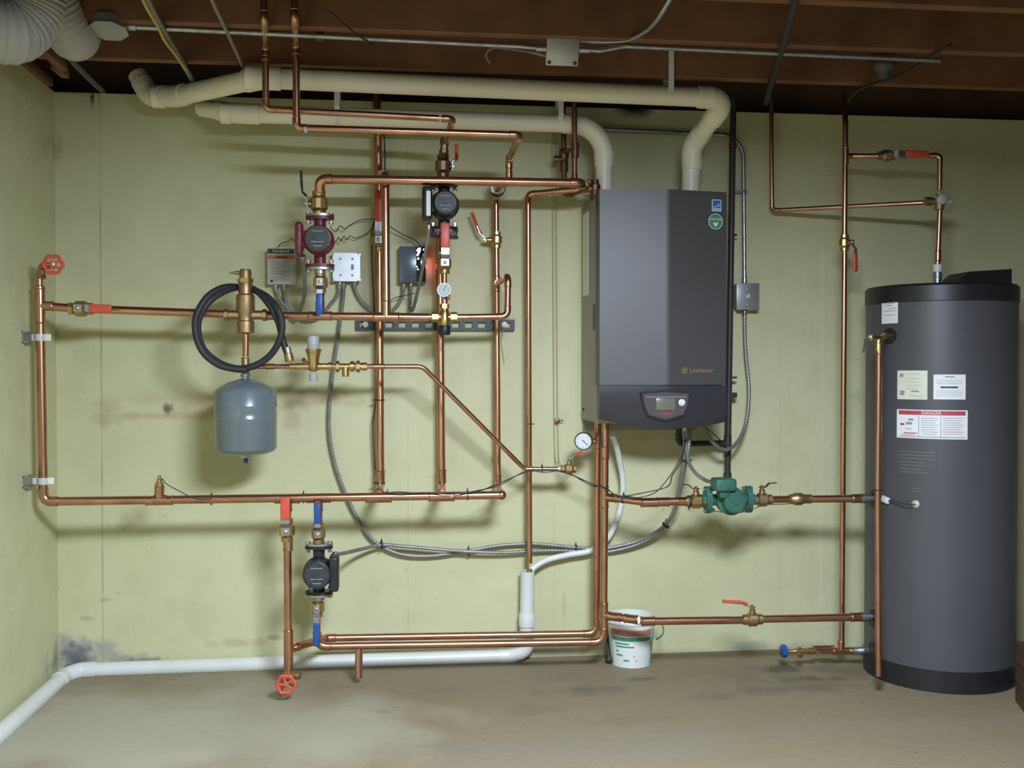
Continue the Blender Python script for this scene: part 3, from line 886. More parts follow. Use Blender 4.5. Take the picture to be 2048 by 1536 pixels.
sp = MB().tube([P(718, 1298, s1), P(717, 1356, .285)], .0145, 14).build('pipe_prop', 'copper')
tag(sp, 'short copper prop standing on the floor under the twin pipes', 'support')

# domestic hot water charging loop
dws = .36
dw = pipe('copper_pipe', 'copper pipe from the front riser to the valve before the green pump', 'pipe', [P(1222, 995.5, .285), P(1295, 1005, dws), P(1378, 1002, dws)], .0150, R=.03, elbow=None)
coupling(dw, P(1298, 1005, dws), X_, .0152, L=.03); band(dw, P(1309, 1005, dws), X_, .0152, .009)
coupling(dw, P(1325, 1004, dws), X_, .0150); coupling(dw, P(1366, 1003, dws), X_, .0150)
tie(dw, P(1247, 998, .31), P(1295, 1005, dws) - P(1222, 995.5, .285), .0152)
ball_valve('brass valve with flat dark lever on the left of the green pump', P(1392, 1002.5, dws), X_, -X_ * .99 + Z_ * .04, Z_, .0160, None, .105, 'brass', rise=.052, lever='black_iron')
Rg = Matrix(((0, 0, -1), (0, 1, 0), (1, 0, 0)))
gp, T = circulator('green circulator pump between two flanges left of the water heater', P(1456, 999, dws), Rg, 'green_cast', 1, h=U(88, dws), motor_r=U(23, .45), fl='green_cast', plate='green_cast', boxh=U(44, .4), boxw=.048, boxx=.066, boxz=.040, motor_l=.045)
ball_valve('brass valve with flat dark lever on the right of the green pump', P(1524, 999.5, dws), X_, X_ * .99 + Z_ * .05, Z_, .0150, None, .115, 'bronze', rise=.052, lever='black_iron')
tie(ball_o := [o for o in COL.objects if o.get('label', '').startswith('brass valve with flat dark lever on the left')][0], P(1378, 1003, dws), X_, .0215, -Z_)
d2 = pipe('copper_pipe', 'short copper pipe between the right lever valve and the check valve', 'pipe', [P(1542, 999, dws), P(1578, 998.5, dws)], .0140)
cv = MB().lathe([(.0150, -.036), (.019, -.034), (.019, -.022), (.0245, -.014), (.0245, .012), (.018, .024), (.018, .052), (.015, .053)], P(1596, 998, dws), X_, 10).build('check_valve', 'bronze')
tag(cv, 'bulging brass check valve between green pump and water heater', 'valve')
d3 = pipe('copper_pipe', 'copper pipe from the check valve into the water heater side', 'pipe', [P(1622, 998, dws), P(1728, 997, .39)], .0145)
coupling(d3, P(1716, 997, .385), X_, .0150)
MB().lathe([(.0155, 0), (.019, .001), (.019, .02), (.0165, .021), (.0165, .05)], P(1722, 997, .388), X_, 12).build('dielectric_nipple', 'galvanised', d3)
dr = pipe('copper_pipe', 'copper return pipe passing in front of the white bucket', 'pipe', [P(1222, 1232.5, .285), P(1298, 1242.5, dws), P(1488, 1240, dws)], .0148, R=.03, elbow=None)
coupling(dr, P(1229, 1233.5, .293), P(1298, 1242.5, dws) - P(1222, 1232.5, .285), .0148); coupling(dr, P(1262, 1238, .33), P(1298, 1242.5, dws) - P(1222, 1232.5, .285), .0148)
coupling(dr, P(1296, 1242.5, dws), X_, .0150); band(dr, P(1278, 1241.5, .345), X_ + OUT * .3, .0152, .010)
ball_valve('brass valve with raised orange-red lever on the lower return pipe', P(1505, 1239, dws), X_, -X_ * .985 + Z_ * .10, Z_ - X_ * .02, .0150, 'red_grip', .118, 'bronze', rise=.052, flatgrip=False)
dr2 = pipe('copper_pipe', 'copper return pipe from the orange-red lever valve to the water heater', 'pipe', [P(1526, 1238, dws), P(1728, 1234, .39)], .0145)
coupling(dr2, P(1714, 1234, .386), X_, .0150)
MB().lathe([(.0155, 0), (.018, .001), (.018, .02), (.0155, .021), (.0155, .05)], P(1722, 1234, .388), X_, 12).build('dielectric_nipple', 'galvanised', dr2)

# ================================================================== BOILER
sB = .375
bl, brt = P(1197, 600, sB).x, P(1455, 600, sB).x
zt, zm, zb = P(1330, 381, sB).z, P(1330, 770, sB).z, P(1197, 842, sB).z
xm = (bl + brt) / 2
t = thing('boiler', 'dark grey wall hung boiler with gold lettering and control panel', 'boiler', V((xm, -.19, zb)))
case = MB()
cz0, cz1 = P(1163, 852, .05).z, P(1163, 404, .05).z
case.box(V((xm, -.165, (zt - .015 + zb - .012) / 2)), (brt - bl - .006, .325, zt - .015 - zb + .012), None, .006, 2)
case.build('case', 'boiler_case', t)
rail = MB().box(V((xm, -.006, zb - .028)), (brt - bl - .02, .012, .06), None, .002).build('wall_rail', 'boiler_case', t)
# two facets of the front cover with a blunt crease at its middle
crease = P(1337, 600, sB + .03).x
prof = [(bl, -.315), (bl, -sB + .004), (bl + .004, -sB), (crease - .01, -sB - .026), (crease, -sB - .0275), (crease + .01, -sB - .026), (brt - .004, -sB + .008), (brt, -sB + .014), (brt, -.315)]
MB().prism(prof, V((0, 0, zm)), X_, Y_, Z_ * (zt - zm)).build('front_cover', 'boiler_front', t, 20)
# lower control fascia, its bottom edge bowed down in the middle
fa = MB()
nx = 22
vs, fs = [], []
for i in range(nx + 1):
    q = i / nx
    x = bl + .004 + (brt - bl - .008) * q
    xq = (x - bl) / (brt - bl); bow = 1 - abs(2 * xq - 1.08) / 1.08
    y = -sB - .020 * max(0, bow)
    zlow = zb - .030 * (1 - (2 * q - 1.12) ** 2)
    for (yy, zz) in ((-.30, zm - .002), (y, zm - .002), (y - .004, zm - (zm - zlow) * .7), (y + .012, zlow), (-.30, zlow)):
        vs.append(V((x, yy, zz)))
for i in range(nx):
    for kx in range(5):
        a_, b_ = i * 5 + kx, i * 5 + (kx + 1) % 5
        fs.append((a_, b_, b_ + 5, a_ + 5))
fs.append((0, 1, 2, 3, 4)); fs.append(tuple(nx * 5 + q for q in (4, 3, 2, 1, 0)))
fas = fa.add(vs, fs).build('control_fascia', 'boiler_panel', t, 30)
dsp = P(1332, 812, sB + .03)
kb = lambda n: U(n, sB + .03)
poly = lambda pts: [(kb(x), kb(-y)) for x, y in pts]
o = V((dsp.x, -sB - .0265, dsp.z))
sh = [(-51, -26), (0, -30), (50, -26), (46, -2), (38, 18), (20, 24), (0, 29), (-20, 24), (-38, 18), (-46, -2)]
MB().prism(poly([(x * 1.05, y * 1.1) for x, y in sh]), o + Y_ * .012, X_, Z_, OUT * .014).build('panel_surround', 'black_plastic', fas)
bz = MB().prism(poly([(x * .96, y * .95) for x, y in sh]), o, X_, Z_, OUT * .0045).build('display_bezel', 'boiler_bezel', fas)
MB().box(o + V((kb(-1), -.0055, kb(4))), (kb(40), .003, kb(24)), None, .001).build('screen', 'screen', fas)
MB().lathe([(kb(7), 0), (kb(7), .002), (kb(5), .003), (kb(4.6), .008), (0, .009)], o + V((kb(33), -.0045, kb(7))), OUT, 18).build('dial_knob', 'white_plastic', fas)
MB().box(o + V((0, -.0055, kb(18.5))), (kb(84), .002, kb(1.6))).build('bright_line', 'box_grey', fas)
MB().prism(poly([(-20, 12), (20, 12), (8, 19), (0, 21), (-8, 19)]), o + OUT * .0046, X_, Z_, OUT * .0008).build('red_mark', 'dull_red', fas)
# stickers and lettering on the right facet of the cover (its plane leans back to the right)
fx = (V((brt - .004, -sB + .008, 0)) - V((crease + .01, -sB - .026, 0))).normalized()
fn = V((fx.y, -fx.x, 0))


def on_facet(px, py):
    for s in [sB + .03 - .0005 * i for i in range(90)]:
        q = P(px, py, s)
        yy = -sB - .026 + (q.x - crease - .01) * fx.y / fx.x
        if q.y >= yy:
            return V((q.x, yy, q.z)) + fn * .0006
    return q


c = on_facet(1433, 411)
s_ = MB().prism([(kb(-10.5), kb(-12)), (kb(10.5), kb(-12)), (kb(10.5), kb(12)), (kb(-10.5), kb(12))], c, fx, Z_, fn * .0006).build('blue_sticker', 'sticker_white', t)
MB().prism([(kb(-9), kb(-10.5)), (kb(9), kb(-10.5)), (kb(9), kb(10.5)), (kb(-9), kb(10.5))], c + fn * .0006, fx, Z_, fn * .0004).build('blue_field', 'blue_ink', s_)
st5 = []
for i in range(10):
    a = PI / 2 + i * PI / 5; rr = kb(3.6 if i % 2 == 0 else 1.5)
    st5.append((kb(4.5) + rr * math.cos(a), kb(.5) + rr * math.sin(a)))
MB().prism(st5, c + fn * .001, fx, Z_, fn * .0004).build('star', 'pale_blue', s_)
arc = [(kb(-8 + 14 * q), kb(-3 + 6 * q - 2.0 * math.sin(PI * q))) for q in [i / 10 for i in range(11)]]
MB().bar([c + fn * .0012 + fx * x + Z_ * y for x, y in arc], Z_, kb(1.8), .0004).build('swoosh', 'pale_blue', s_)
MB().prism([(kb(-8), kb(-9.5)), (kb(8), kb(-9.5)), (kb(8), kb(-5.5)), (kb(-8), kb(-5.5))], c + fn * .001, fx, Z_, fn * .0003).build('caption_strip', 'pale_blue', s_)
c = on_facet(1431, 443)
s_ = MB().lathe([(kb(16.5), 0), (kb(16.5), .0006)], c, fn, 32).build('green_sticker', 'pale_green', t)
MB().lathe([(kb(14.8), 0), (kb(14.8), .0004)], c + fn * .0006, fn, 32).build('green_field', 'green_ink', s_)
text('LOW NOx', kb(6.0), c + fn * .0012 + Z_ * kb(4.2), fx, Z_, 'sticker_white', s_)
MB().prism([(0, kb(-11)), (kb(5), kb(-6)), (kb(4.5), kb(-1)), (kb(0), kb(-4)), (kb(-4.5), kb(-1)), (kb(-5), kb(-6))], c + fn * .001, fx, Z_, fn * .0004).build('leaf_emblem', 'sticker_white', s_)
c = on_facet(1394, 741)
text('Lochinvar', kb(13.5), c + fx * kb(10), fx, Z_, 'gold_ink', t)
bd = MB()
for i in range(5):
    a = PI / 2 + i * 2 * PI / 5
    bd.prism([(0, 0), (kb(6) * math.cos(a - .3), kb(6) * math.sin(a - .3)), (kb(7.5) * math.cos(a), kb(7.5) * math.sin(a)), (kb(6) * math.cos(a + .3), kb(6) * math.sin(a + .3))], c - fx * kb(28), fx, Z_, fn * .0005)
bd.build('emblem', 'gold_ink', t)
# left flank: rating plate, hand slot, bracket
xs = bl + .0025
MB().box(V((xs, -.10, (P(1166, 430, .1).z + P(1166, 588, .1).z) / 2)), (.002, .12, P(1166, 425, .1).z - P(1166, 590, .1).z)).build('rating_plate', 'sticker_cream', t)
MB().box(V((xs, -.285, P(1187, 634, .28).z)), (.004, .07, U(52, .28)), None, .002).build('hand_slot', 'black_plastic', t)
MB().lathe([(.006, 0), (.006, .004)], V((bl + .002, -.06, zb + .03)), -X_, 8).build('panel_screw', 'black_plastic', t)
# black safety valve and fittings at the boiler's upper left corner
c = P(1190, 378, .26)
sv = thing('relief_valve', 'dark bronze relief valve on the top left corner of the boiler', 'valve', c)
MB().lathe([(.012, -.045), (.017, -.04), (.017, -.01), (.022, -.008), (.022, .014), (.017, .018), (.015, .034), (0, .036)], c, Z_, 14).tube(fillet([c, c - X_ * .032, P(1166, 380, .20)], .01)[0], .014, 12).build('relief_body', 'dark_copper', sv)
MB().bar([c + Z_ * .034 - X_ * .03, c + Z_ * .036 + X_ * .012], Y_, .012, .003).build('test_lever', 'black_iron', sv)
rd = pipe('copper_pipe', 'copper discharge pipe dropping to just above the white standpipe', 'pipe', [P(1163, 378, .17), P(1056, 388, .085), P(1059, 1126, .085)], .0118, R=.020)
MB().lathe([(.011, 0), (.011, .022), (.009, .022)], P(1059, 1133, .085) - Z_ * .010, -Z_, 12).build('pipe_end', 'bronze', rd)
MB().tube([P(1057, 848, .095), P(1069, 848, .11)], .002, 6).build('thin_stub', 'dark_copper', rd)
# two dark uprights with old valves
q = pipe('dark_copper_pipe', 'dark copper upright with side valve left of the boiler vents', 'pipe', [P(1126, 200, .10), P(1129, 392, .12), P(1163, 381, .17)], .0108, R=.018, mat='dark_copper')
MB().lathe([(.012, -.05), (.017, -.045), (.017, -.01), (.014, 0), (.020, .012), (.020, .035), (.013, .045)], P(1128, 320, .11), Z_, 10).lathe([(.009, 0), (.009, .025), (.015, .026), (.015, .04)], P(1128, 319, .11), -X_, 12).build('side_valve', 'dark_copper', q)
q2 = pipe('dark_copper_pipe', 'dark copper upright right beside the white intake pipe', 'pipe', [P(1149, 170, .275), P(1149, 366, .275), P(1160, 374, .19)], .0105, R=.018, mat='dark_copper')
MB().lathe([(.011, -.03), (.016, -.028), (.016, .028), (.011, .03)], P(1150, 300, .275), Z_, 10).tube([P(1150, 300, .275), P(1130, 302, .13)], .009, 10).build('cross_fitting', 'dark_copper', q2)

# ================================================================== VENT PIPES
rv = .0355
vf = pipe('vent_pipe', 'thick cream plastic vent pipe, front one crossing below the joists', 'pipe', [P(1381, 384, .22), P(1384, 292, .22), P(1456, 197, .43), P(520, 156, .52), P(352, 193, .20), P(300, 192, .12), P(275, 150, .09)], rv, 'cream_pvc', R=.055, beads=False, n=24)
for pxy, dr_ in (((1384, 330, .22), Z_), ((1412, 195, .434), X_), ((505, 156, .51), X_), ((318, 194, .15), X_)):
    MB().lathe([(rv, -.022), (rv * 1.16, -.022), (rv * 1.16, .022), (rv, .022)], P(*pxy), dr_, 24).build('coupling', 'cream_pvc', vf)
vi = pipe('vent_pipe', 'cream plastic air intake pipe, rear one close to the wall', 'pipe', [P(1208, 384, .22), P(1208, 250, .22), P(470, 227, .22), P(404, 216, .10)], .0335, 'cream_pvc', R=.12, beads=False, n=24)
MB().lathe([(.033, -.022), (.0385, -.022), (.0385, .022), (.033, .022)], P(1208, 315, .22), Z_, 24).build('coupling', 'cream_pvc', vi)
MB().lathe([(.033, -.018), (.0385, -.018), (.0385, .018), (.033, .018)], P(452, 227, .21), X_, 24).build('coupling', 'cream_pvc', vi)


def strap(label, px, y0, y1, s, r):
    c = P(px, (y0 + y1) / 2, s)
    m = MB()
    top = V((c.x, c.y - r - .002, P(px, y0, s).z))
    loop = [top]
    for i in range(13):
        a = PI * i / 12
        loop.append(c + V((0, -math.cos(a) * (r + .002), -math.sin(a) * (r + .002))))
    loop.append(V((c.x, c.y + r + .002, top.z)))
    m.bar(loop, X_, .020, .003)
    return tag(m.build('pipe_strap', 'white_plastic'), label, 'strap')


strap('white plastic strap holding the front vent pipe near the boiler', 1337, 103, 277, .44, rv)
strap('white plastic strap hanging the intake pipe below the joists, far from the boiler', 655 + 20, 178, 285, .22, .034)
strap('white plastic strap hanging the intake pipe beside the dark uprights', 1119, 190, 290, .22, .034)

# ================================================================== GAS LINE, CONDENSATE AND WIRING AT THE BOILER
gs = .07
gl = pipe('gas_pipe', 'black iron gas pipe dropping along the right edge of the boiler', 'pipe', [P(1467, 190, gs), P(1455, 953, gs)], .0125, mat='black_iron')
tee(gl, P(1455.5, 887, gs), Z_, .0135, -X_, .0125, 'black_iron', L=.032, lb=.035)
MB().lathe([(.0125, 0), (.0165, .001), (.0165, .022), (.010, .026)], P(1455, 945, gs), -Z_, 12).build('drip_cap', 'black_iron', gl)
MB().lathe([(.013, 0), (.016, .001), (.016, .022), (.013, .023)], P(1465.5, 296, gs), Z_, 14).build('red_tag', 'maroon_iron', gl)
gb = pipe('gas_pipe', 'black iron gas branch bending up into the boiler underside', 'pipe', [P(1440, 886, gs), P(1358, 888, gs + .03), P(1357, 843, gs + .03)], .0120, mat='black_iron', R=.022)
for y in (470, 755, 790):
    MB().box(P(1466, y, gs), (.030, .02, .008 if y < 780 else .02), None, .002).build('cable_tie', 'rubber', gl)
# conduit to the disconnect switch
ec = pipe('steel_conduit', 'bright steel conduit curving down to the switch box beside the boiler', 'conduit', [P(1150, 256, .03), P(1462, 270, .03), P(1487, 300, .03), P(1489, 566, .03)], .0080, 'steel', R=.09, elbow=None)
coupling(ec, P(1489, 560, .03), Z_, .009, 'steel', L=.014)
MB().bar([P(1470, 384, .02), P(1487, 382, .041), P(1494, 384, .02)], Z_, .012, .002).build('conduit_clip', 'galvanised', ec)
c = P(1491, 594, .03)
t = thing('switch_box', 'grey metal switch box on the wall right of the boiler', 'electrical box', c)
MB().box(c, (U(44, .03), .055, U(54, .03)), None, .006, 2).build('box_body', 'box_grey', t)
pl = MB().box(c + OUT * .029, (U(48, .05), .004, U(55, .05)), None, .0018).build('cover_plate', 'box_grey', t)
MB().lathe([(.008, 0), (.008, .003), (.005, .004), (.0045, .014), (0, .015)], c + OUT * .031, OUT + Z_ * .4, 12).build('toggle', 'white_plastic', t)
for dz in (-.032, .032):
    MB().lathe([(.004, 0), (.004, .002), (0, .003)], c + V((.0, -.031, dz)), OUT, 10).build('screw', 'steel', pl)
flex('flexible_conduit', 'ribbed metal conduit looping from the switch box into the boiler', [P(1489, 622, .03), P(1491, 700, .035), P(1498, 780, .05), P(1492, 845, .08), P(1474, 885, .12), P(1450, 900, .15), P(1426, 885, .17), P(1411, 862, .18), P(1405, 838, .18)], .0075)
flex('flexible_conduit', 'ribbed metal conduit from the boiler underside to the green pump', [P(1383, 846, .20), P(1378, 890, .22), P(1376, 920, .25), P(1390, 945, .30), P(1410, 960, .34), P(1428, 965, .40)], .0072)
h0 = [P(1372, 846, .20), P(1371, 890, .20), P(1368, 930, .20), P(1358, 985, .16), P(1345, 1028, .12), P(1318, 1062, .08), P(1275, 1085, .05), P(1225, 1098, .035), P(1190, 1099, .03)]
fb, pth = flex('flexible_conduit', 'ribbed metal conduit from the wall junction box sweeping low to the boiler', [P(688, 566, .05), P(686, 600, .04), P(678, 660, .03), P(664, 760, .03), P(658, 850, .03), P(668, 920, .03), P(690, 985, .03), P(722, 1048, .03), P(752, 1085, .03), P(800, 1108, .03), P(860, 1112, .03), P(935, 1102, .03), P(1000, 1091, .03), P(1070, 1088, .03), P(1140, 1094, .03), P(1190, 1097, .03)] + [q + V((.004, -.004, .008)) for q in h0[::-1][1:]], .0072)
for q in ((938, 1102, .035), (1151, 1095, .035), (1332, 1049, .105), (1373, 918, .20)):
    p_ = P(*q); i = min(range(len(pth)), key=lambda j: (pth[j] - p_).length)
    tie(fb, pth[i] + V((0, 0, -.006)), pth[min(i + 2, len(pth) - 1)] - pth[i - 2], .015)
fl2, pth2 = flex('flexible_conduit', 'ribbed metal conduit from the lower black pump crossing low to the boiler', [P(668, 1109, .26), P(690, 1106, .20), P(720, 1099, .10), P(762, 1090, .052), P(800, 1092, .052), P(870, 1098, .052), P(935, 1103, .052), P(1010, 1105, .045), P(1090, 1101, .035), P(1150, 1102, .03)] + [q + V((-.004, .002, -.009)) for q in h0[::-1]], .0072)
i = min(range(len(pth2)), key=lambda j: (pth2[j] - P(762, 1090, .052)).length)
tie(fl2, pth2[i], pth2[i + 2] - pth2[i - 2], .015)
# condensate hose into the standpipe
hs = MB().tube(spline([P(1226, 872, .20), P(1232, 890, .14), P(1240, 925, .09), P(1246, 965, .07), P(1243, 1005, .06), P(1232, 1045, .055), P(1214, 1078, .05), P(1182, 1101, .05), P(1140, 1109, .05), P(1100, 1118, .055), P(1075, 1130, .065), P(1058, 1146, .075), P(1055, 1165, .08)], 10), U(6.0, .05), 14).build('drain_hose', 'white_plastic')
tag(hs, 'white plastic condensate hose curving from the boiler into the standpipe', 'hose')
# standpipe and floor drain line
rp = .0285
sp = pipe('drain_pipe', 'white plastic standpipe and drain line along the foot of the wall', 'pipe', [P(1055, 1142, .07), P(1053, 1300, .06), P(1020, 1311, .045), P(600, 1325, .036), P(160, 1341, .036), P(128, 1353, .09), V((XL + .036, -2.4, .031))], rp, 'white_pvc', R=.05, beads=False, n=22)
MB().lathe([(rp * .9, -.028), (rp * 1.17, -.028), (rp * 1.17, .016), (rp * 1.02, .030)], P(1054, 1238, .063), Z_, 24).build('coupling', 'white_pvc', sp)
MB().lathe([(rp, -.02), (rp * 1.17, -.02), (rp * 1.17, .02), (rp, .02)], P(180, 1341, .036), X_, 24).build('coupling', 'white_pvc', sp)
MB().lathe([(rp, -.012), (rp * 1.12, -.012), (rp * 1.12, .012), (rp, .012)], P(1006, 1311.5, .043), X_, 24).build('coupling', 'white_pvc', sp)
# thin painted tubes with a small clip valve
for dx, lab in ((0, 'thin wall-coloured tube with a small shutoff, left of the pair'), (7, 'thin wall-coloured tube, right of the pair beside the boiler')):
    q = cable('painted_tube', lab, [P(1104 + dx, 215, .012), P(1106 + dx, 500, .012), P(1108 + dx, 800, .012), P(1110 + dx, 905, .014), P(1115 + dx * .8, 928, .06), P(1124 + dx * .5, 933, .15)], .0022, 'painted_tube', 'tube')
    if dx == 0:
        MB().box(P(1114, 842, .02), (.020, .016, .018), None, .003).tube([P(1116, 841, .03), P(1127, 841, .03)], .0022, 6).build('shutoff', 'dark_copper', q)

# ================================================================== RELAY AND CONTROL BOXES
def wallbox(name, label, px0, py0, px1, py1, s, mat, bev=.004, cat='electrical box'):
    a, b = P(px0, py0, s), P(px1, py1, s)
    c = V(((a.x + b.x) / 2, -s / 2, (a.z + b.z) / 2))
    t = thing(name, label, cat, c)
    MB().box(c, (b.x - a.x, s - .002, a.z - b.z), None, bev, 2).build('box_body', mat, t)
    return t, V((c.x, -s, c.z)), b.x - a.x, a.z - b.z


t, c, w, h = wallbox('limit_controller', 'silver control box with black and orange bands left of red pump', 534, 497, 591, 569, .055, 'silver_plate')
MB().box(c + V((-w * .01, -.0008, h * .43)), (w * .92, .002, h * .13)).build('black_band', 'dark_ink', t)
text('Honeywell', w * .14, c + V((-w * .01, -.0022, h * .43)), X_, Z_, 'sticker_white', t)
ob = MB().box(c + V((-w * .01, -.0008, h * .26)), (w * .92, .002, h * .10)).build('orange_band', 'orange_ink', t)
MB().box(c + V((w * .02, -.0022, h * .26)), (w * .40, .001, h * .035)).build('printed_line', 'dark_ink', ob)
for i in range(6):
    MB().box(c + V((-w * (.12 if i % 2 else .05), -.0006, h * (.13 - i * .065))), (w * (.5 if i % 2 else .66), .001, h * .012)).build('printed_line', 'ink', t)
MB().lathe([(.005, 0), (.005, .003), (0, .004)], c + V((-w * .34, 0, -h * .41)), OUT, 10).build('screw', 'dark_ink', t)
MB().box(c + V((w * .465, -.002, -h * .20)), (w * .05, .004, h * .55)).build('hinge_edge', 'steel', t)
t, c, w, h = wallbox('junction_box', 'square zinc junction box between the red pump and tall uprights', 666, 507, 720, 562, .048, 'box_grey', .003)
pts = [(-.38, -.5), (.38, -.5), (.5, -.38), (.5, .38), (.38, .5), (-.38, .5), (-.5, .38), (-.5, -.38)]
cp = MB().prism([(x * w * 1.02, z * h * 1.04) for x, z in pts], c, X_, Z_, OUT * .007).build('cover_plate', 'zinc_box', t)
for sx in (-1, 1):
    for sz in (-1, 1):
        MB().lathe([(.0075, -.004), (.0075, .004), (.004, .005)], c + V((sx * w * .47, 0, sz * h * .47)), OUT, 12).build('screw_lug', 'steel', t)
        MB().lathe([(.0045, .007), (.0045, .0085), (0, .009)], c + V((sx * w * .22, 0, sz * h * .30)), OUT, 12).build('knockout_stud', 'ink', cp)
MB().box(c + V((w * .22, -.0075, 0)), (w * .10, .001, h * .20)).build('stamped_mark', 'ink', cp)
t, c, w, h = wallbox('relay_box', 'dark blue-grey relay box with glossy window beside upper black pump', 798, 492, 852, 566, .060, 'relay_cover', .004)
wn = MB().box(c + V((w * .31, -.0008, h * .0)), (w * .34, .004, h * .93), None, .0015).build('glossy_window', 'relay_window', t)
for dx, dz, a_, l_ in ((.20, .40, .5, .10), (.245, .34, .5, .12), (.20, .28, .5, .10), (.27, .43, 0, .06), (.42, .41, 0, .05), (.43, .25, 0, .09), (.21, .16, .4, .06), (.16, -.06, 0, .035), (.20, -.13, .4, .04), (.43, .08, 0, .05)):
    MB().box(c + V((w * dx, -.0030, h * dz)), (w * .075, .0012, h * l_), Euler((0, a_, 0))).build('pale_streak', 'pale_emissive', wn)  # small pale emissive streaks on the dark window
ld = MB().box(c + V((w * .5 + .001, .028, -h * .05)), (.004, .006, .006)).build('red_indicator', 'red_led', t)
# jacketed cables between the boxes, dropping behind the header
flex('flexible_conduit', 'ribbed conduit dropping from silver control box behind the header, outer one', [P(551, 570, .03), P(556, 592, .03), P(570, 612, .03), P(586, 628, .03), P(612, 640, .03), P(640, 634, .03), P(660, 610, .03), P(676, 588, .035), P(680, 564, .035)], .0070)
flex('flexible_conduit', 'ribbed conduit dropping from silver control box, looping up to the red pump', [P(568, 570, .03), P(571, 600, .03), P(578, 626, .035), P(590, 638, .05), P(600, 622, .10), P(609, 590, .20), P(609, 550, .30), P(606, 512, .39)], .0070)
flex('flexible_conduit', 'ribbed conduit from the zinc junction box passing behind the uprights', [P(709, 564, .035), P(712, 582, .03), P(724, 604, .025), P(745, 622, .025), P(770, 628, .025), P(790, 616, .025), P(803, 596, .03), P(809, 566, .035)], .0070)
flex('flexible_conduit', 'ribbed conduit from the relay box looping up to the upper black pump', [P(822, 566, .035), P(821, 596, .03), P(820, 618, .04), P(826, 618, .08), P(836, 580, .18), P(848, 520, .30), P(856, 475, .345), P(858, 446, .345)], .0064)
cable('sensor_wire', 'thin kinked black wire from the red pump to the tall uprights, upper one', [P(661, 452, .33), P(664, 459, .20), P(672, 463, .10), P(680, 452, .06), P(690, 458, .05), P(700, 450, .04), P(722, 440, .04), P(750, 438, .05)], .0018)
cable('sensor_wire', 'thin coiled black wire from the red pump to the tall uprights, lower one', [P(660, 476, .33), P(664, 480, .20), P(671, 484, .10), P(677, 475, .07), P(682, 482, .06), P(688, 472, .05), P(693, 480, .05), P(700, 472, .04), P(712, 476, .04), P(735, 466, .04), P(750, 446, .05)], .0018)
cable('sensor_wire', 'thin black wire sagging from the uprights into the relay box', [P(778, 452, .06), P(800, 466, .05), P(825, 478, .05), P(836, 486, .05), P(842, 497, .045)], .0020)
cable('sensor_wire', 'black wire hanging down beside the tallest upright', [P(768, 268, .06), P(769, 345, .06), P(752, 430, .055), P(744, 470, .05), P(746, 560, .05), P(750, 640, .05), P(752, 790, .05), P(746, 850, .045), P(749, 920, .05), P(755, 970, .08), P(770, 986, .27)], .0026)
cable('sensor_wire', 'thin curled wire out of the top of the silver control box', [P(557, 494, .05), P(562, 487, .05), P(576, 483, .06), P(583, 478, .08), P(592, 486, .2), P(597, 486, .38)], .0018)
cable('sensor_wire', 'thin black wire behind the uprights below the relay box', [P(780, 600, .06), P(795, 594, .05), P(812, 591, .05), P(830, 586, .16)], .0016)
hw = [(770, 986, .32), (800, 984, .325), (850, 987, .325), (900, 985, .325), (950, 984, .32), (1000, 966, .25), (1050, 945, .22), (1090, 941, .215), (1130, 945, .21), (1180, 966, .20), (1212, 978, .30), (1240, 992, .345), (1290, 985, .34), (1335, 973, .36)]
cable('sensor_wire', 'black wire tied along the lower header and on to the boiler, upper one', [P(*q) for q in hw] + [P(1345, 950, .30), P(1364, 920, .24), P(1372, 880, .22)], .0022)
cable('sensor_wire', 'black wire tied along the lower header and on to the boiler, lower one', [P(x, y + (4 if i % 2 else -2), s + .004) for i, (x, y, s) in enumerate(hw[:-2])] + [P(1300, 990, .36), P(1330, 965, .30), P(1362, 915, .23), P(1370, 878, .21)], .0018)
cable('sensor_wire', 'thin black wire from the brass sensor well to the lower header', [P(320, 960, .31), P(325, 958, .31), P(333, 968, .315), P(360, 983, .322), P(390, 997, .325), P(423, 998, .328)], .0018)
cable('sensor_wire', 'thin black wire drooping under the green pump', [P(1400, 1012, .38), P(1430, 1022, .38), P(1470, 1026, .38), P(1500, 1020, .38), P(1530, 1010, .38), P(1570, 1008, .38), P(1600, 1006, .385)], .0016)
cable('sensor_wire', 'thin curved black wire under the boiler beside the gas pipe', [P(1398, 845, .19), P(1415, 858, .15), P(1432, 872, .10), P(1444, 884, .09)], .0018)

# ================================================================== WATER HEATER
rT, sT = .274, .385
cT = P(1879, 900, sT); cT = V((cT.x, cT.y, 0))
zt0 = P(1920, 563, .655).z
TH = zt0
t = thing('water_heater', 'tall dark grey cylindrical water heater in the right corner', 'water heater', cT)
MB().lathe([(rT, .07), (rT, TH - .062)], cT, Z_, 72).build('tank_jacket', 'heater_skin', t)
MB().lathe([(rT + .004, 0), (rT + .004, .078), (rT, .080)], cT, Z_, 72).build('base_ring', 'black_plastic', t)
top = MB().lathe([(rT, TH - .068), (rT + .004, TH - .066), (rT + .004, TH - .010), (rT - .004, TH - .001), (0, TH)], cT, Z_, 72).build('top_cap', 'black_plastic', t)
a_, b_ = P(1906, 545, sT), P(2008, 575, sT)
MB().prism([(0, 0), (.205, 0), (.205, .072), (.03, .060), (0, .035)], V((P(1903, 570, sT).x, cT.y + .07, TH - .004)), X_, Z_, OUT * .14).build('control_cover', 'black_plastic', top)


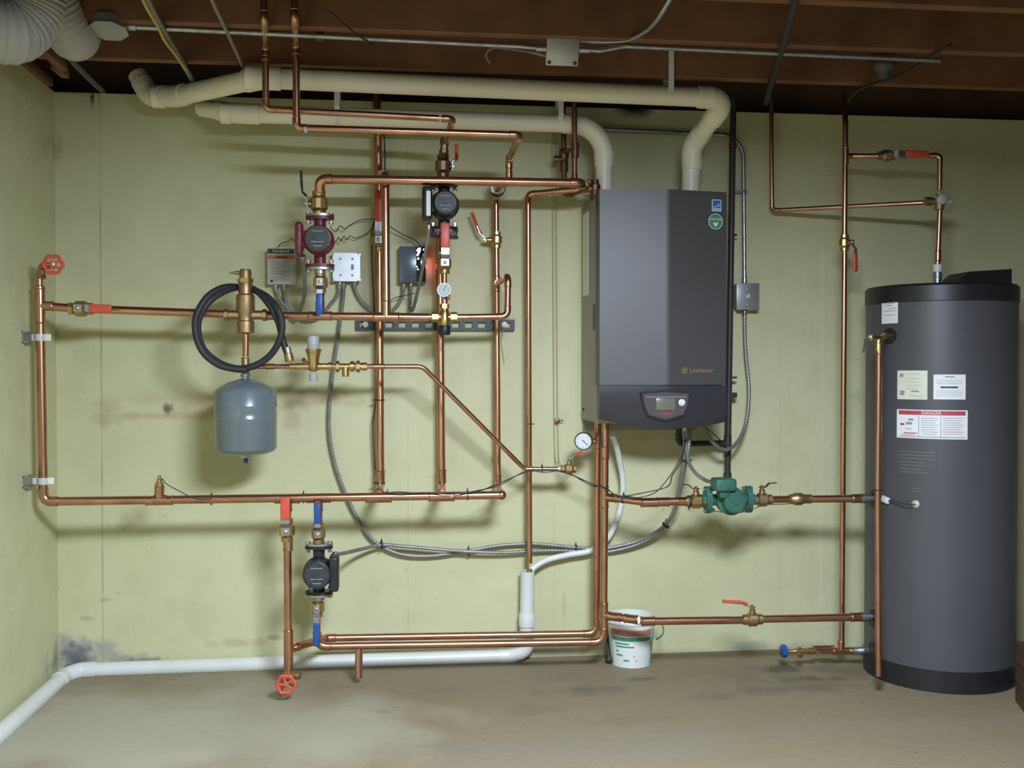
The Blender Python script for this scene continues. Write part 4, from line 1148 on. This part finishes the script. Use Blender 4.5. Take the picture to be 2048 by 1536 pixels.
def on_tank(px, py):
    d = (ROT @ V(((px - 1024) / F, -(py - 768) / F, -1)))
    dx, dy = d.x, d.y; ox, oy = CAM.x - cT.x, CAM.y - cT.y
    A, B, C = dx * dx + dy * dy, 2 * (ox * dx + oy * dy), ox * ox + oy * oy - rT * rT
    disc = B * B - 4 * A * C
    k_ = (-B - math.sqrt(max(disc, 0))) / (2 * A)
    q = CAM + d * k_
    return math.atan2(q.y - cT.y, q.x - cT.x), q.z, q


def patch(name, x0, y0, x1, y1, mat, parent, off=.0012, th=.0008):
    a0, z1, _ = on_tank(x0, (y0 + y1) / 2); a1, _, _ = on_tank(x1, (y0 + y1) / 2)
    z1 = on_tank((x0 + x1) / 2, y0)[1]; z0 = on_tank((x0 + x1) / 2, y1)[1]
    n = 14; vs, fs = [], []
    for i in range(n + 1):
        a = a0 + (a1 - a0) * i / n
        for r, z in ((rT + off - th, z0), (rT + off, z0), (rT + off, z1), (rT + off - th, z1)):
            vs.append(V((cT.x + r * math.cos(a), cT.y + r * math.sin(a), z)))
    for i in range(n):
        for kx in range(4):
            p, q = i * 4 + kx, i * 4 + (kx + 1) % 4
            fs.append((p, q, q + 4, p + 4))
    fs.append((0, 1, 2, 3)); fs.append(tuple(n * 4 + kx for kx in (3, 2, 1, 0)))
    return MB().add(vs, fs).build(name, mat, parent)


def tank_text(s, size, px, py, mat, parent):
    a, z, q = on_tank(px, py)
    nrm = V((math.cos(a), math.sin(a), 0)); ux = V((-nrm.y, nrm.x, 0))
    return text(s, size, V((cT.x, cT.y, 0)) + nrm * (rT + .0022) + Z_ * z, ux, Z_, mat, parent)


s_ = patch('notice_sticker', 1764, 602, 1796, 647, 'sticker_white', t)
for y, x0, x1, mm in ((607, 1768, 1790, 'ink'), (611, 1773, 1784, 'red_ink'), (617, 1776, 1793, 'ink'), (622, 1769, 1793, 'ink'), (630, 1769, 1790, 'ink')):
    patch('printed_line', x0, y - .5, x1, y + .7, mm, s_, .0016, .0006)
s_ = patch('rating_sticker', 1795, 741, 1855, 799, 'sticker_cream', t)
for y, x0, x1 in ((748, 1815, 1840), (757, 1818, 1845), (764, 1812, 1838), (771, 1815, 1843), (777, 1812, 1836), (792, 1818, 1845)):
    patch('printed_line', x0, y - .5, x1, y + .6, 'grey_plastic', s_, .0016, .0006)
patch('printed_line', 1822, 781, 1838, 784, 'ink', s_, .0016, .0006)
patch('agency_mark', 1800, 781, 1809, 790, 'ink', s_, .0016, .0006); patch('agency_mark', 1800, 747, 1807, 754, 'ink', s_, .0016, .0006)
s_ = patch('warning_sticker', 1867, 749, 1931, 799, 'sticker_white', t)
patch('printed_line', 1890, 752.5, 1909, 755, 'ink', s_, .0016, .0006)
patch('printed_line', 1881, 773, 1916, 776.5, 'dark_ink', s_, .0016, .0006)
for y in (760, 763.5, 767, 781, 784.5, 788, 791.5):
    patch('printed_line', 1873, y, 1925, y + .9, 'grey_plastic', s_, .0016, .0006)
s_ = patch('danger_label', 1794, 820, 1935, 878, 'sticker_white', t)
rb = patch('red_band', 1798, 822, 1931, 830.5, 'red_ink', s_, .0016, .0006)
tank_text('DANGER', .017, 1863, 826.5, 'sticker_white', s_)
for x in (1837, 1881):
    patch('divider_line', x, 832, x + 1.3, 874, 'ink', s_, .0016, .0006)
patch('bottom_line', 1798, 873.5, 1931, 875, 'ink', s_, .0016, .0006)
for j, (x0, x1) in enumerate(((1842, 1876), (1886, 1927))):
    for i in range(8):
        patch('printed_line', x0, 836 + i * 4.6, x1 - (i % 3) * 3, 837 + i * 4.6, 'ink' if i != 6 or j == 0 else 'red_ink', s_, .0016, .0006)
for x0, y0, x1, y1, mm in ((1817, 837, 1827, 841, 'ink'), (1812, 844, 1824, 849, 'ink'), (1801, 846, 1809, 850, 'red_ink'), (1810, 857, 1824, 858, 'orange_ink'), (1808, 865, 1834, 867, 'red_ink'), (1803, 869, 1830, 870, 'ink')):
    patch('picture_mark', x0, y0, x1, y1, mm, s_, .0016, .0006)
s_ = patch('faded_sticker', 1797, 900, 1872, 952, 'heater_skin', t, .0010)
for i, (x0, x1) in enumerate(((1799, 1870), (1799, 1864), (1800, 1868), (1801, 1850), (1803, 1862), (1801, 1846), (1806, 1858))):
    patch('printed_line', x0, 903 + i * 6.8, x1, 904.6 + i * 6.8, 'faint_ink', s_, .0014, .0006)
patch('printed_line', 1818, 976, 1845, 977.5, 'faint_ink', s_, .0014, .0006)
patch('printed_line', 1824, 983, 1850, 984.2, 'faint_ink', s_, .0014, .0006)
# ports
for (px, py) in ((1748, 998), (1747, 1237), (1746, 1302)):
    a, z, q = on_tank(px, py)
    nrm = V((math.cos(a), math.sin(a), 0))
    MB().lathe([(.034, -.006), (.034, .003), (.026, .004)], q, nrm, 24).build('port_ring', 'black_plastic', t)
# sensor stud with a short lead
a, z, q = on_tank(1832, 1008); nrm = V((math.cos(a), math.sin(a), 0))
MB().lathe([(.014, -.002), (.014, .005), (.008, .006)], q, nrm, 18).lathe([(.005, .005), (.005, .012), (0, .012)], q, nrm, 10).build('sensor_stud', 'zinc_box', t)
q2_ = on_tank(1775, 999)[2]; n2 = V((math.cos(on_tank(1775, 999)[0]), math.sin(on_tank(1775, 999)[0]), 0))
cable_pts = [q + nrm * .010, q + nrm * .02 - X_ * .02, on_tank(1800, 1004)[2] + nrm * .022, q2_ + n2 * .012]
sl = cable('sensor_wire', 'short dark lead with white plug on the water heater side', cable_pts, .0024)
MB().box(q2_ + n2 * .010, (.036, .012, .024), Euler((0, .25, math.atan2(n2.y, n2.x) + PI / 2)), .003).build('plug', 'white_plastic', sl)
# temperature and pressure valve with its discharge pipe
a, z, q = on_tank(1780, 672); nrm = V((math.cos(a), math.sin(a), 0))
tv = thing('relief_valve', 'brass relief valve low on a black ring, upper left of water heater', 'valve', q)
MB().lathe([(U(17, .6), -.004), (U(17, .6), .005), (U(14, .6), .007)], q, nrm, 28).build('black_ring', 'black_plastic', tv)
vb = P(1757, 677, .66)
MB().tube([q, q + nrm * .03], .014, 14).tube(fillet([q + nrm * .02, vb, vb - Z_ * .045], .01)[0], .0125, 14).lathe([(.010, 0), (.010, .02), (.013, .022), (.013, .040), (.006, .044)], vb, nrm - X_ * .3, 14).build('valve_body', 'brass', tv)
MB().bar([vb + nrm * .042, vb + nrm * .045 - X_ * .014 - Z_ * .002, vb + nrm * .045 - X_ * .022 - Z_ * .05], Y_, .012, .002).build('test_lever', 'steel', tv)
MB().ball(vb + nrm * .030 - X_ * .006 + Z_ * .004, .011).build('spring_cap', 'zinc_box', tv)
dp = pipe('copper_pipe', 'copper discharge pipe dropping in front of the water heater', 'pipe', [P(1758.5, 690, .66), P(1756, 1000, .66), P(1757, 1352, .655)], .0108, elbow=None)
coupling(dp, P(1758.5, 697, .66), Z_, .0115, L=.020); band(dp, P(1758, 706, .66), Z_, .0108, .006, 'silver_plate')
tie(dp, P(1756.5, 980, .66), Z_, .0112)

# plumbing above the water heater
ts = sT
hp = pipe('copper_pipe', 'copper riser from the water heater top up to the tempering valve', 'pipe', [P(1875, 531, ts), P(1880, 412, ts)], .0100)
coupling(hp, P(1876, 512, ts), Z_, .0105, L=.02)
MB().lathe([(.0175, 0), (.0175, .028), (.013, .030)], P(1875, 544, ts), Z_, 16).build('white_nipple_collar', 'white_plastic', hp)
MB().lathe([(.013, -.03), (.013, .020), (.016, .021), (.016, .028), (.0135, .029), (.0135, .036), (.017, .037), (.017, .046), (.0145, .047), (.0145, .062)], P(1875, 572, ts), Z_, 14).build('dielectric_nipple', 'galvanised', hp)
c = P(1879, 403, ts)
tp = thing('tempering_valve', 'dull tempering valve with pale cap above the water heater', 'valve', c)
MB().lathe([(.012, -.034), (.018, -.032), (.018, .006), (.014, .022), (.014, .03)], c, Z_, 14).lathe([(.010, -.06), (.017, -.058), (.017, -.030), (.012, -.028), (.012, .02)], c, X_, 10).build('valve_body', 'bronze', tp)
MB().lathe([(.020, -.012), (.020, .012), (.015, .016), (0, .017)], c + OUT * .012 + Z_ * .006, OUT, 16).build('pale_cap', 'grey_plastic', tp)
MB().lathe([(.010, .018), (.010, .046), (.007, .048), (0, .048)], c, X_, 12).build('adjusting_stem', 'grey_plastic', tp)
pipe('copper_pipe', 'thin copper pipe running from near the gas line to the tempering valve', 'pipe', [P(1542, 150, .05), P(1544, 421, .05), P(1850, 405, .355)], .0088, R=.018)
sN = .29
pipe('copper_pipe', 'copper elbow pipe above the tempering valve by the red handle', 'pipe', [P(1879, 380, ts), P(1880, 311, ts), P(1800, 311, .345)], .0098, R=.016)
ball_valve('dark brass valve with wide red handle above the water heater', P(1773, 311.5, .335), X_, X_, OUT, .0130, 'red_grip', .150, 'bronze', gw=.027)
mv_ = pipe('copper_pipe', 'tall copper cold water pipe left of the water heater, upper length', 'pipe', [P(1688, 190, .22), P(1691, 245, sN), P(1689, 470, sN)], .0108, R=.03, elbow=None)
tee(mv_, P(1691, 312, sN), Z_, .0110, X_, .0100, L=.032, lb=.045)
pipe('copper_pipe', 'short copper pipe between cold water pipe and dark brass valve', 'pipe', [P(1702, 312, sN), P(1760, 311.7, .328)], .0098)
ball_valve('brass valve with red handle hanging down on the cold water pipe', P(1689, 486, sN), Z_, -Z_, OUT + X_ * .75, .0128, 'red_grip', .115, 'brass', gw=.026)
ml = pipe('copper_pipe', 'tall copper cold water pipe left of the water heater, lower length', 'pipe', [P(1689, 502, sN), P(1683, 1296, sN)], .0108)
c = P(1682, 1302, sN)
dv = pipe('copper_pipe', 'stubby copper drain branch at the foot of the cold water pipe', 'pipe', [P(1640, 1302, sN), P(1708, 1302, sN)], .0110)
tee(dv, c, X_, .0120, Z_, .0115, L=.034, lb=.04)
MB().lathe([(.0155, 0), (.0155, .028), (.0165, .03), (.0165, .075)], P(1703, 1302, sN + .01), X_, 12).build('dielectric_nipple', 'galvanised', dv)
MB().tube([P(1626, 1296, sN - .02), P(1668, 1295, sN - .02)], .0095, 12).build('side_branch', 'copper', dv)
db = thing('drain_valve', 'small brass drain valve with blue knob near the floor', 'valve', P(1596, 1302, sN))
MB().lathe([(.010, .056), (.013, .054), (.013, .024), (.010, .022), (.010, 0), (.016, -.002), (.016, -.018), (.008, -.020), (.006, -.024), (.006, -.075)], P(1604, 1302, sN), X_, 12).lathe([(.010, 0), (.010, .03)], P(1596, 1302, sN), OUT + -Z_ * .5, 12).build('valve_body', 'brass', db)
MB().lathe([(.024, -.006), (.026, -.004), (.026, .010), (.022, .012), (0, .012)], P(1569, 1302, sN), -X_, 8).build('knob', 'blue_grip', db)

# ================================================================== BUCKET AND FLOOR THINGS
cB = P(1262, 1320, .125); cB = V((cB.x, -.122, 0))
t = thing('plastic_bucket', 'white plastic bucket with green and red print on the floor', 'bucket', cB)
b0, b1, hb = .078, .096, .195
rr = lambda z: b0 + (b1 - b0) * z / hb
MB().lathe([(b1 - .004, hb), (rr(.02) - .004, .02), (b0 - .006, .006), (0, .005)], cB, Z_, 40, False).build('inner_wall', 'bucket_skin', t)
MB().lathe([(0, 0), (b0, 0), (rr(.17), .17), (b1 + .003, .172), (b1 + .003, .180), (b1, .182), (b1, hb), (b1 - .004, hb)], cB, Z_, 40, False).build('bucket_wall', 'bucket_skin', t)


def bpatch(name, a0, a1, z0, z1, mat, off=.0010):
    n = 14; vs, fs = [], []
    for i in range(n + 1):
        a = math.radians(a0 + (a1 - a0) * i / n)
        for z, o_ in ((z0, off - .0008), (z0, off), (z1, off), (z1, off - .0008)):
            r = rr(z) + o_
            vs.append(cB + V((r * math.sin(a), -r * math.cos(a), z)))
    for i in range(n):
        for kx in range(4):
            p, q = i * 4 + kx, i * 4 + (kx + 1) % 4
            fs.append((p, q, q + 4, p + 4))
    fs.append((0, 1, 2, 3)); fs.append(tuple(n * 4 + kx for kx in (3, 2, 1, 0)))
    return MB().add(vs, fs).build(name, mat, t)


bpatch('red_print', -75, 48, .128, .152, 'bucket_red')
bpatch('green_print', -75, 46, .108, .124, 'bucket_green')
bpatch('green_print', 52, 78, .012, .150, 'bucket_pale_green')
bpatch('green_print', -75, -70, .012, .150, 'bucket_pale_green')
for a0, a1, z in ((-58, -18, .097), (-56, -4, .085), (-56, -48, .066), (-56, -36, .050), (-34, -18, .030)):
    bpatch('printed_line', a0, a1, z - .003, z + .003, 'bucket_green')
bpatch('printed_line', -6, -2, .046, .050, 'ink'); bpatch('printed_line', 0, 6, .028, .032, 'ink')
hd_ = MB().tube(spline([cB + V((b1 * .98, -.01, .180)), cB + V((b1 + .016, -.03, .176)), cB + V((b1 + .024, -.05, .150)), cB + V((b1 + .020, -.055, .125)), cB + V((b1 * .92, -.062, .108))], 8), .0032, 8)
hd_.build('wire_handle', 'green_ink', t)
tA, tB = P(1212, 1270, .060), P(1218, 1322, .118)
stk = MB().tube([tA, tB], .008, 8).lathe([(.008, 0), (.016, .004), (.016, .018), (.010, .024)], tB, tB - tA, 10)
tz = min(v.z for v in stk.v)
stk.v = [v - Z_ * tz for v in stk.v]
so = stk.build('handheld_tool', 'rubber')
tag(so, 'dark stick-like tool standing on the floor left of the bucket', 'tool')
# wooden box beyond the water heater
fa_ = p_at(2030, 1402, 0); fb_ = p_at(2049, 1427, 0)
ud = V((fb_.x - fa_.x, fb_.y - fa_.y, 0)).normalized(); un_ = V((-ud.y, ud.x, 0)); un_ = un_ if un_.x > 0 else -un_
zh = .215
t = thing('wooden_crate', 'dark brown wooden crate on the floor right of the water heater', 'crate', fa_)
Rc = Matrix((ud, un_, Z_)).transposed()
for i in range(3):
    MB().box(fa_ + ud * .22 + un_ * .011 + Z_ * (zh * (i + .5) / 3), (.44, .022, zh / 3 - .004), Rc, .002, 1).build('side_board', 'old_wood', t)
    MB().box(fa_ + ud * .011 + un_ * .20 + Z_ * (zh * (i + .5) / 3), (.022, .35, zh / 3 - .004), Rc, .002, 1).build('end_board', 'old_wood', t)
MB().box(fa_ + ud * .22 + un_ * .20 + Z_ * .011, (.39, .35, .02), Rc).build('bottom_board', 'old_wood', t)
for q in (.04, .40):
    MB().box(fa_ + ud * q + un_ * .038 + Z_ * (zh / 2 + .002), (.03, .03, zh - .004), Rc).build('corner_post', 'wood', t)

# ================================================================== OVERHEAD
c = P(1125, 99, .83)
t = thing('junction_box', 'square grey junction box on the joists above the boiler', 'electrical box', c)
nrm = (OUT * .90 - Z_ * .42).normalized(); ux = X_; uy = ux.cross(nrm) * -1
w, h = U(33, .9), U(31, .9)
Rj = Matrix((ux, -nrm, nrm.cross(ux))).transposed()
MB().box(c - nrm * .02, (w * 1.9, .05, h * 1.9), Rj, .004, 2).build('box_body', 'box_grey', t)
cp = MB().box(c + nrm * .008, (w * 2.06, .005, h * 2.06), Rj, .0024, 2).build('cover_plate', 'box_grey', t)
for sx in (-1, 1):
    for sz in (-1, 1):
        MB().lathe([(.006, 0), (.006, .003), (0, .004)], c + nrm * .010 + ux * (sx * w * .82) + nrm.cross(ux) * (sz * h * .82), nrm, 10).build('screw', 'dark_ink', cp)
cd = pipe('steel_conduit', 'grey conduit under the joists from ceiling box to junction box', 'conduit', [P(256, 53, .83), P(1040, 92, .83), P(1092, 97, .83)], .0085, 'galvanised', elbow=None)
for q, (x, y) in enumerate(((262, 53), (1082, 96))):
    MB().lathe([(.009, -.018), (.0125, -.016), (.0125, .016), (.009, .018)], P(x, y, .83), X_, 10).build('connector', 'steel', cd)
cd2 = pipe('steel_conduit', 'grey conduit under the joists from junction box towards right wall', 'conduit', [P(1158, 98, .83), P(1200, 101, .83), P(1250, 92, .83), P(1880, 121, .83)], .0085, 'galvanised', elbow=None, R=.05)
MB().lathe([(.009, -.018), (.0125, -.016), (.0125, .016), (.009, .018)], P(1168, 99, .83), X_, 10).build('connector', 'steel', cd2)
cable('bent_conduit', 'grey conduit sweeping up and forward from the junction box', [P(1160, 80, .83), P(1200, 83, .83), P(1250, 80, .85), P(1285, 66, .92), P(1315, 38, 1.02), P(1350, -20, 1.12)], .0085, 'galvanised', 'conduit', n=12)
c = P(218, 46, .84)
t = thing('ceiling_box', 'pale octagonal ceiling box near the white ducts', 'electrical box', c)
MB().lathe([(.056, -.006), (.056, .022), (.053, .024)], c, -Z_ + OUT * .22, 8).build('box_body', 'box_grey', t)
MB().lathe([(.060, .024), (.060, .028)], c, -Z_ + OUT * .22, 8).build('cover_plate', 'box_grey', t)
zj = ZW - .012


cable('steel_conduit', 'grey conduit running under the joists towards the wall, beside the yellow cable', [p_at(270, -60, zj), p_at(310, 30, zj), p_at(385, 160, zj), p_at(398, 186, zj)], .0095, 'duct_cable', 'conduit', n=10)
cable('electric_cable', 'yellow cable looping along the grey conduit under the joists', [p_at(262, -60, zj - .012), p_at(290, 8, zj - .012), p_at(314, 50, zj - .01), p_at(330, 82, zj - .018), p_at(350, 108, zj - .012), p_at(372, 140, zj - .012)], .0055, 'yellow_cable')
cable('electric_cable', 'pale cable under the joists reaching the front vent pipe', [p_at(395, -80, zj), p_at(425, 2, zj), p_at(450, 55, zj), p_at(485, 132, zj), p_at(505, 178, zj)], .0062, 'duct_cable')
cable('electric_cable', 'thin dark cable dangling between the two branch pipes and vent', [p_at(655, 20, zj), p_at(690, 50, zj - .02), p_at(722, 75, zj - .02), p_at(745, 88, zj)], .003, 'wire')
cable('electric_cable', 'curved dark cable loop left of the grey junction box', [P(1092, 112, .82), P(1060, 104, .80), P(1020, 98, .70), P(985, 96, .6), P(972, 110, .52), P(980, 126, .49)], .0045, 'duct_cable')
cable('steel_conduit', 'dark pipe running under the joists above the thin copper pipe', [p_at(1600, -40, zj), p_at(1575, 60, zj), p_at(1540, 175, zj), p_at(1532, 205, zj)], .012, 'black_iron', 'pipe', n=12)
cable('electric_cable', 'dark cable running under the joists towards the cold water pipe', [p_at(1900, 90, zj), p_at(1800, 150, zj), p_at(1720, 178, zj), p_at(1690, 212, zj), P(1688, 215, .21)], .006, 'wire')
dp_ = MB().tube([P(637, -40, .8), P(639, 72, .80)], .013, 12).lathe([(.013, 0), (.016, .002), (.016, .02), (0, .021)], P(639, 68, .80), -Z_, 12).build('dark_pipe', 'black_iron')
tag(dp_, 'short dark pipe hanging from the joists right of the branch pipes', 'pipe')
lh = thing('lamp_holder', 'faint pale lamp holder between the joists above the water heater', 'lamp holder', P(1768, 184, .52))
c = P(1768, 184, .52)
MB().lathe([(.040, 0), (.040, .010), (.032, .02), (.022, .034), (.020, .046), (.015, .047)], c + Z_ * .10, -Z_, 24).build('holder', 'dim_grey', lh)
MB().lathe([(.048, -.004), (.048, .002)], c + Z_ * .10, -Z_, 8).build('mounting_plate', 'old_wood', lh)
# white flexible ducts in the top left corner
def duct(label, pts, r):
    path = resample(spline(pts, 14), .006)
    o = MB().tube(path, r, 26, True, lambda L, i: r * (1 + .030 * math.cos(L / .016 * 2 * PI))).build('flexible_duct', 'duct_foil')
    return tag(o, label, 'duct')


duct('white ribbed flexible duct sagging in the top left corner, nearer one', [P(-190, -40, 1.18), P(-90, 36, 1.15), P(0, 62, 1.10), P(38, 54, 1.06), P(62, 10, 1.04), P(75, -80, 1.06)], U(60, 1.08))
cable('hanging_wire', 'thin pale wire with a white tip hanging below the slotted channel', [P(1009, 655, .03), P(1003, 680, .02), P(1006, 705, .016), P(1009, 728, .014)], .0012, 'grey_plastic', 'wire')
duct('white ribbed flexible duct sagging beside the ceiling box, farther one', [P(64, -110, .99), P(97, -20, .93), P(129, 50, .86), P(148, 74, .80), P(152, 60, .73), P(150, 34, .68)], U(45, .88))
for x, y, ln, lab in ((104, 112, .24, 'small pale wood block below the ducts, nearer one'), (120, 138, .12, 'small pale wood block below the ducts, farther one')):
    q = p_at(x, y, ZW - .018)
    tag(MB().box(V((q.x, q.y, ZW - .0176)), (.028, ln, .034), None, .002).build('wood_block', 'wood'), lab, 'wood block')
lb = MB().box(V((XL - .012, -.62, ZW + .016)), (.06, 1.1, .03), None, .003).build('wood_ledger', 'wood')
tag(lb, 'rough wooden ledger board lying along the left wall top', 'board')
bb = cable('bent_pipe', 'thin dark pipe running under the joists beside the ducts', [p_at(95, 60, zj), p_at(150, 128, zj), p_at(205, 182, zj)], .011, 'dim_grey', 'pipe')

# ================================================================== CAMERA, LIGHT
cam = bpy.data.cameras.new('camera'); cam.sensor_width = 36.0; cam.lens = F / 2048 * 36; cam.clip_start = .05
co = bpy.data.objects.new('camera', cam); COL.objects.link(co)
co.location = CAM; co.rotation_euler = (PI / 2 - PITCH, 0, -YAW)
scene.camera = co


def area(name, loc, size, energy, col, rot=(0, 0, 0)):
    l = bpy.data.lights.new(name, 'AREA'); l.shape = 'RECTANGLE'; l.size, l.size_y = size; l.energy = energy; l.color = col
    o = bpy.data.objects.new(name, l); COL.objects.link(o); o.location = loc; o.rotation_euler = rot
    return o


lp_ = area('ceiling_lamp', (.55, -2.95, 2.05), (.8, .5), 188, (.88, 1.0, 1.21))
lp_.rotation_euler = V((-.06, .055, -1)).to_track_quat('-Z', 'Y').to_euler()
lp_.data.spread = math.radians(180)
pl_ = bpy.data.lights.new('relay_glow', 'POINT'); pl_.energy = .05; pl_.color = (1, .05, .04); pl_.shadow_soft_size = .004
po = bpy.data.objects.new('relay_glow', pl_); COL.objects.link(po); po.location = P(857, 531, .045)
wd = bpy.data.worlds.new('world'); scene.world = wd; wd.use_nodes = True
wd.node_tree.nodes['Background'].inputs[0].default_value = (.5, .5, .5, 1); wd.node_tree.nodes['Background'].inputs[1].default_value = 0.0
vs_ = scene.view_settings
vs_.view_transform = 'Standard'; vs_.look = 'None'; vs_.exposure = 0.0; vs_.gamma = 1.0; vs_.use_curve_mapping = False
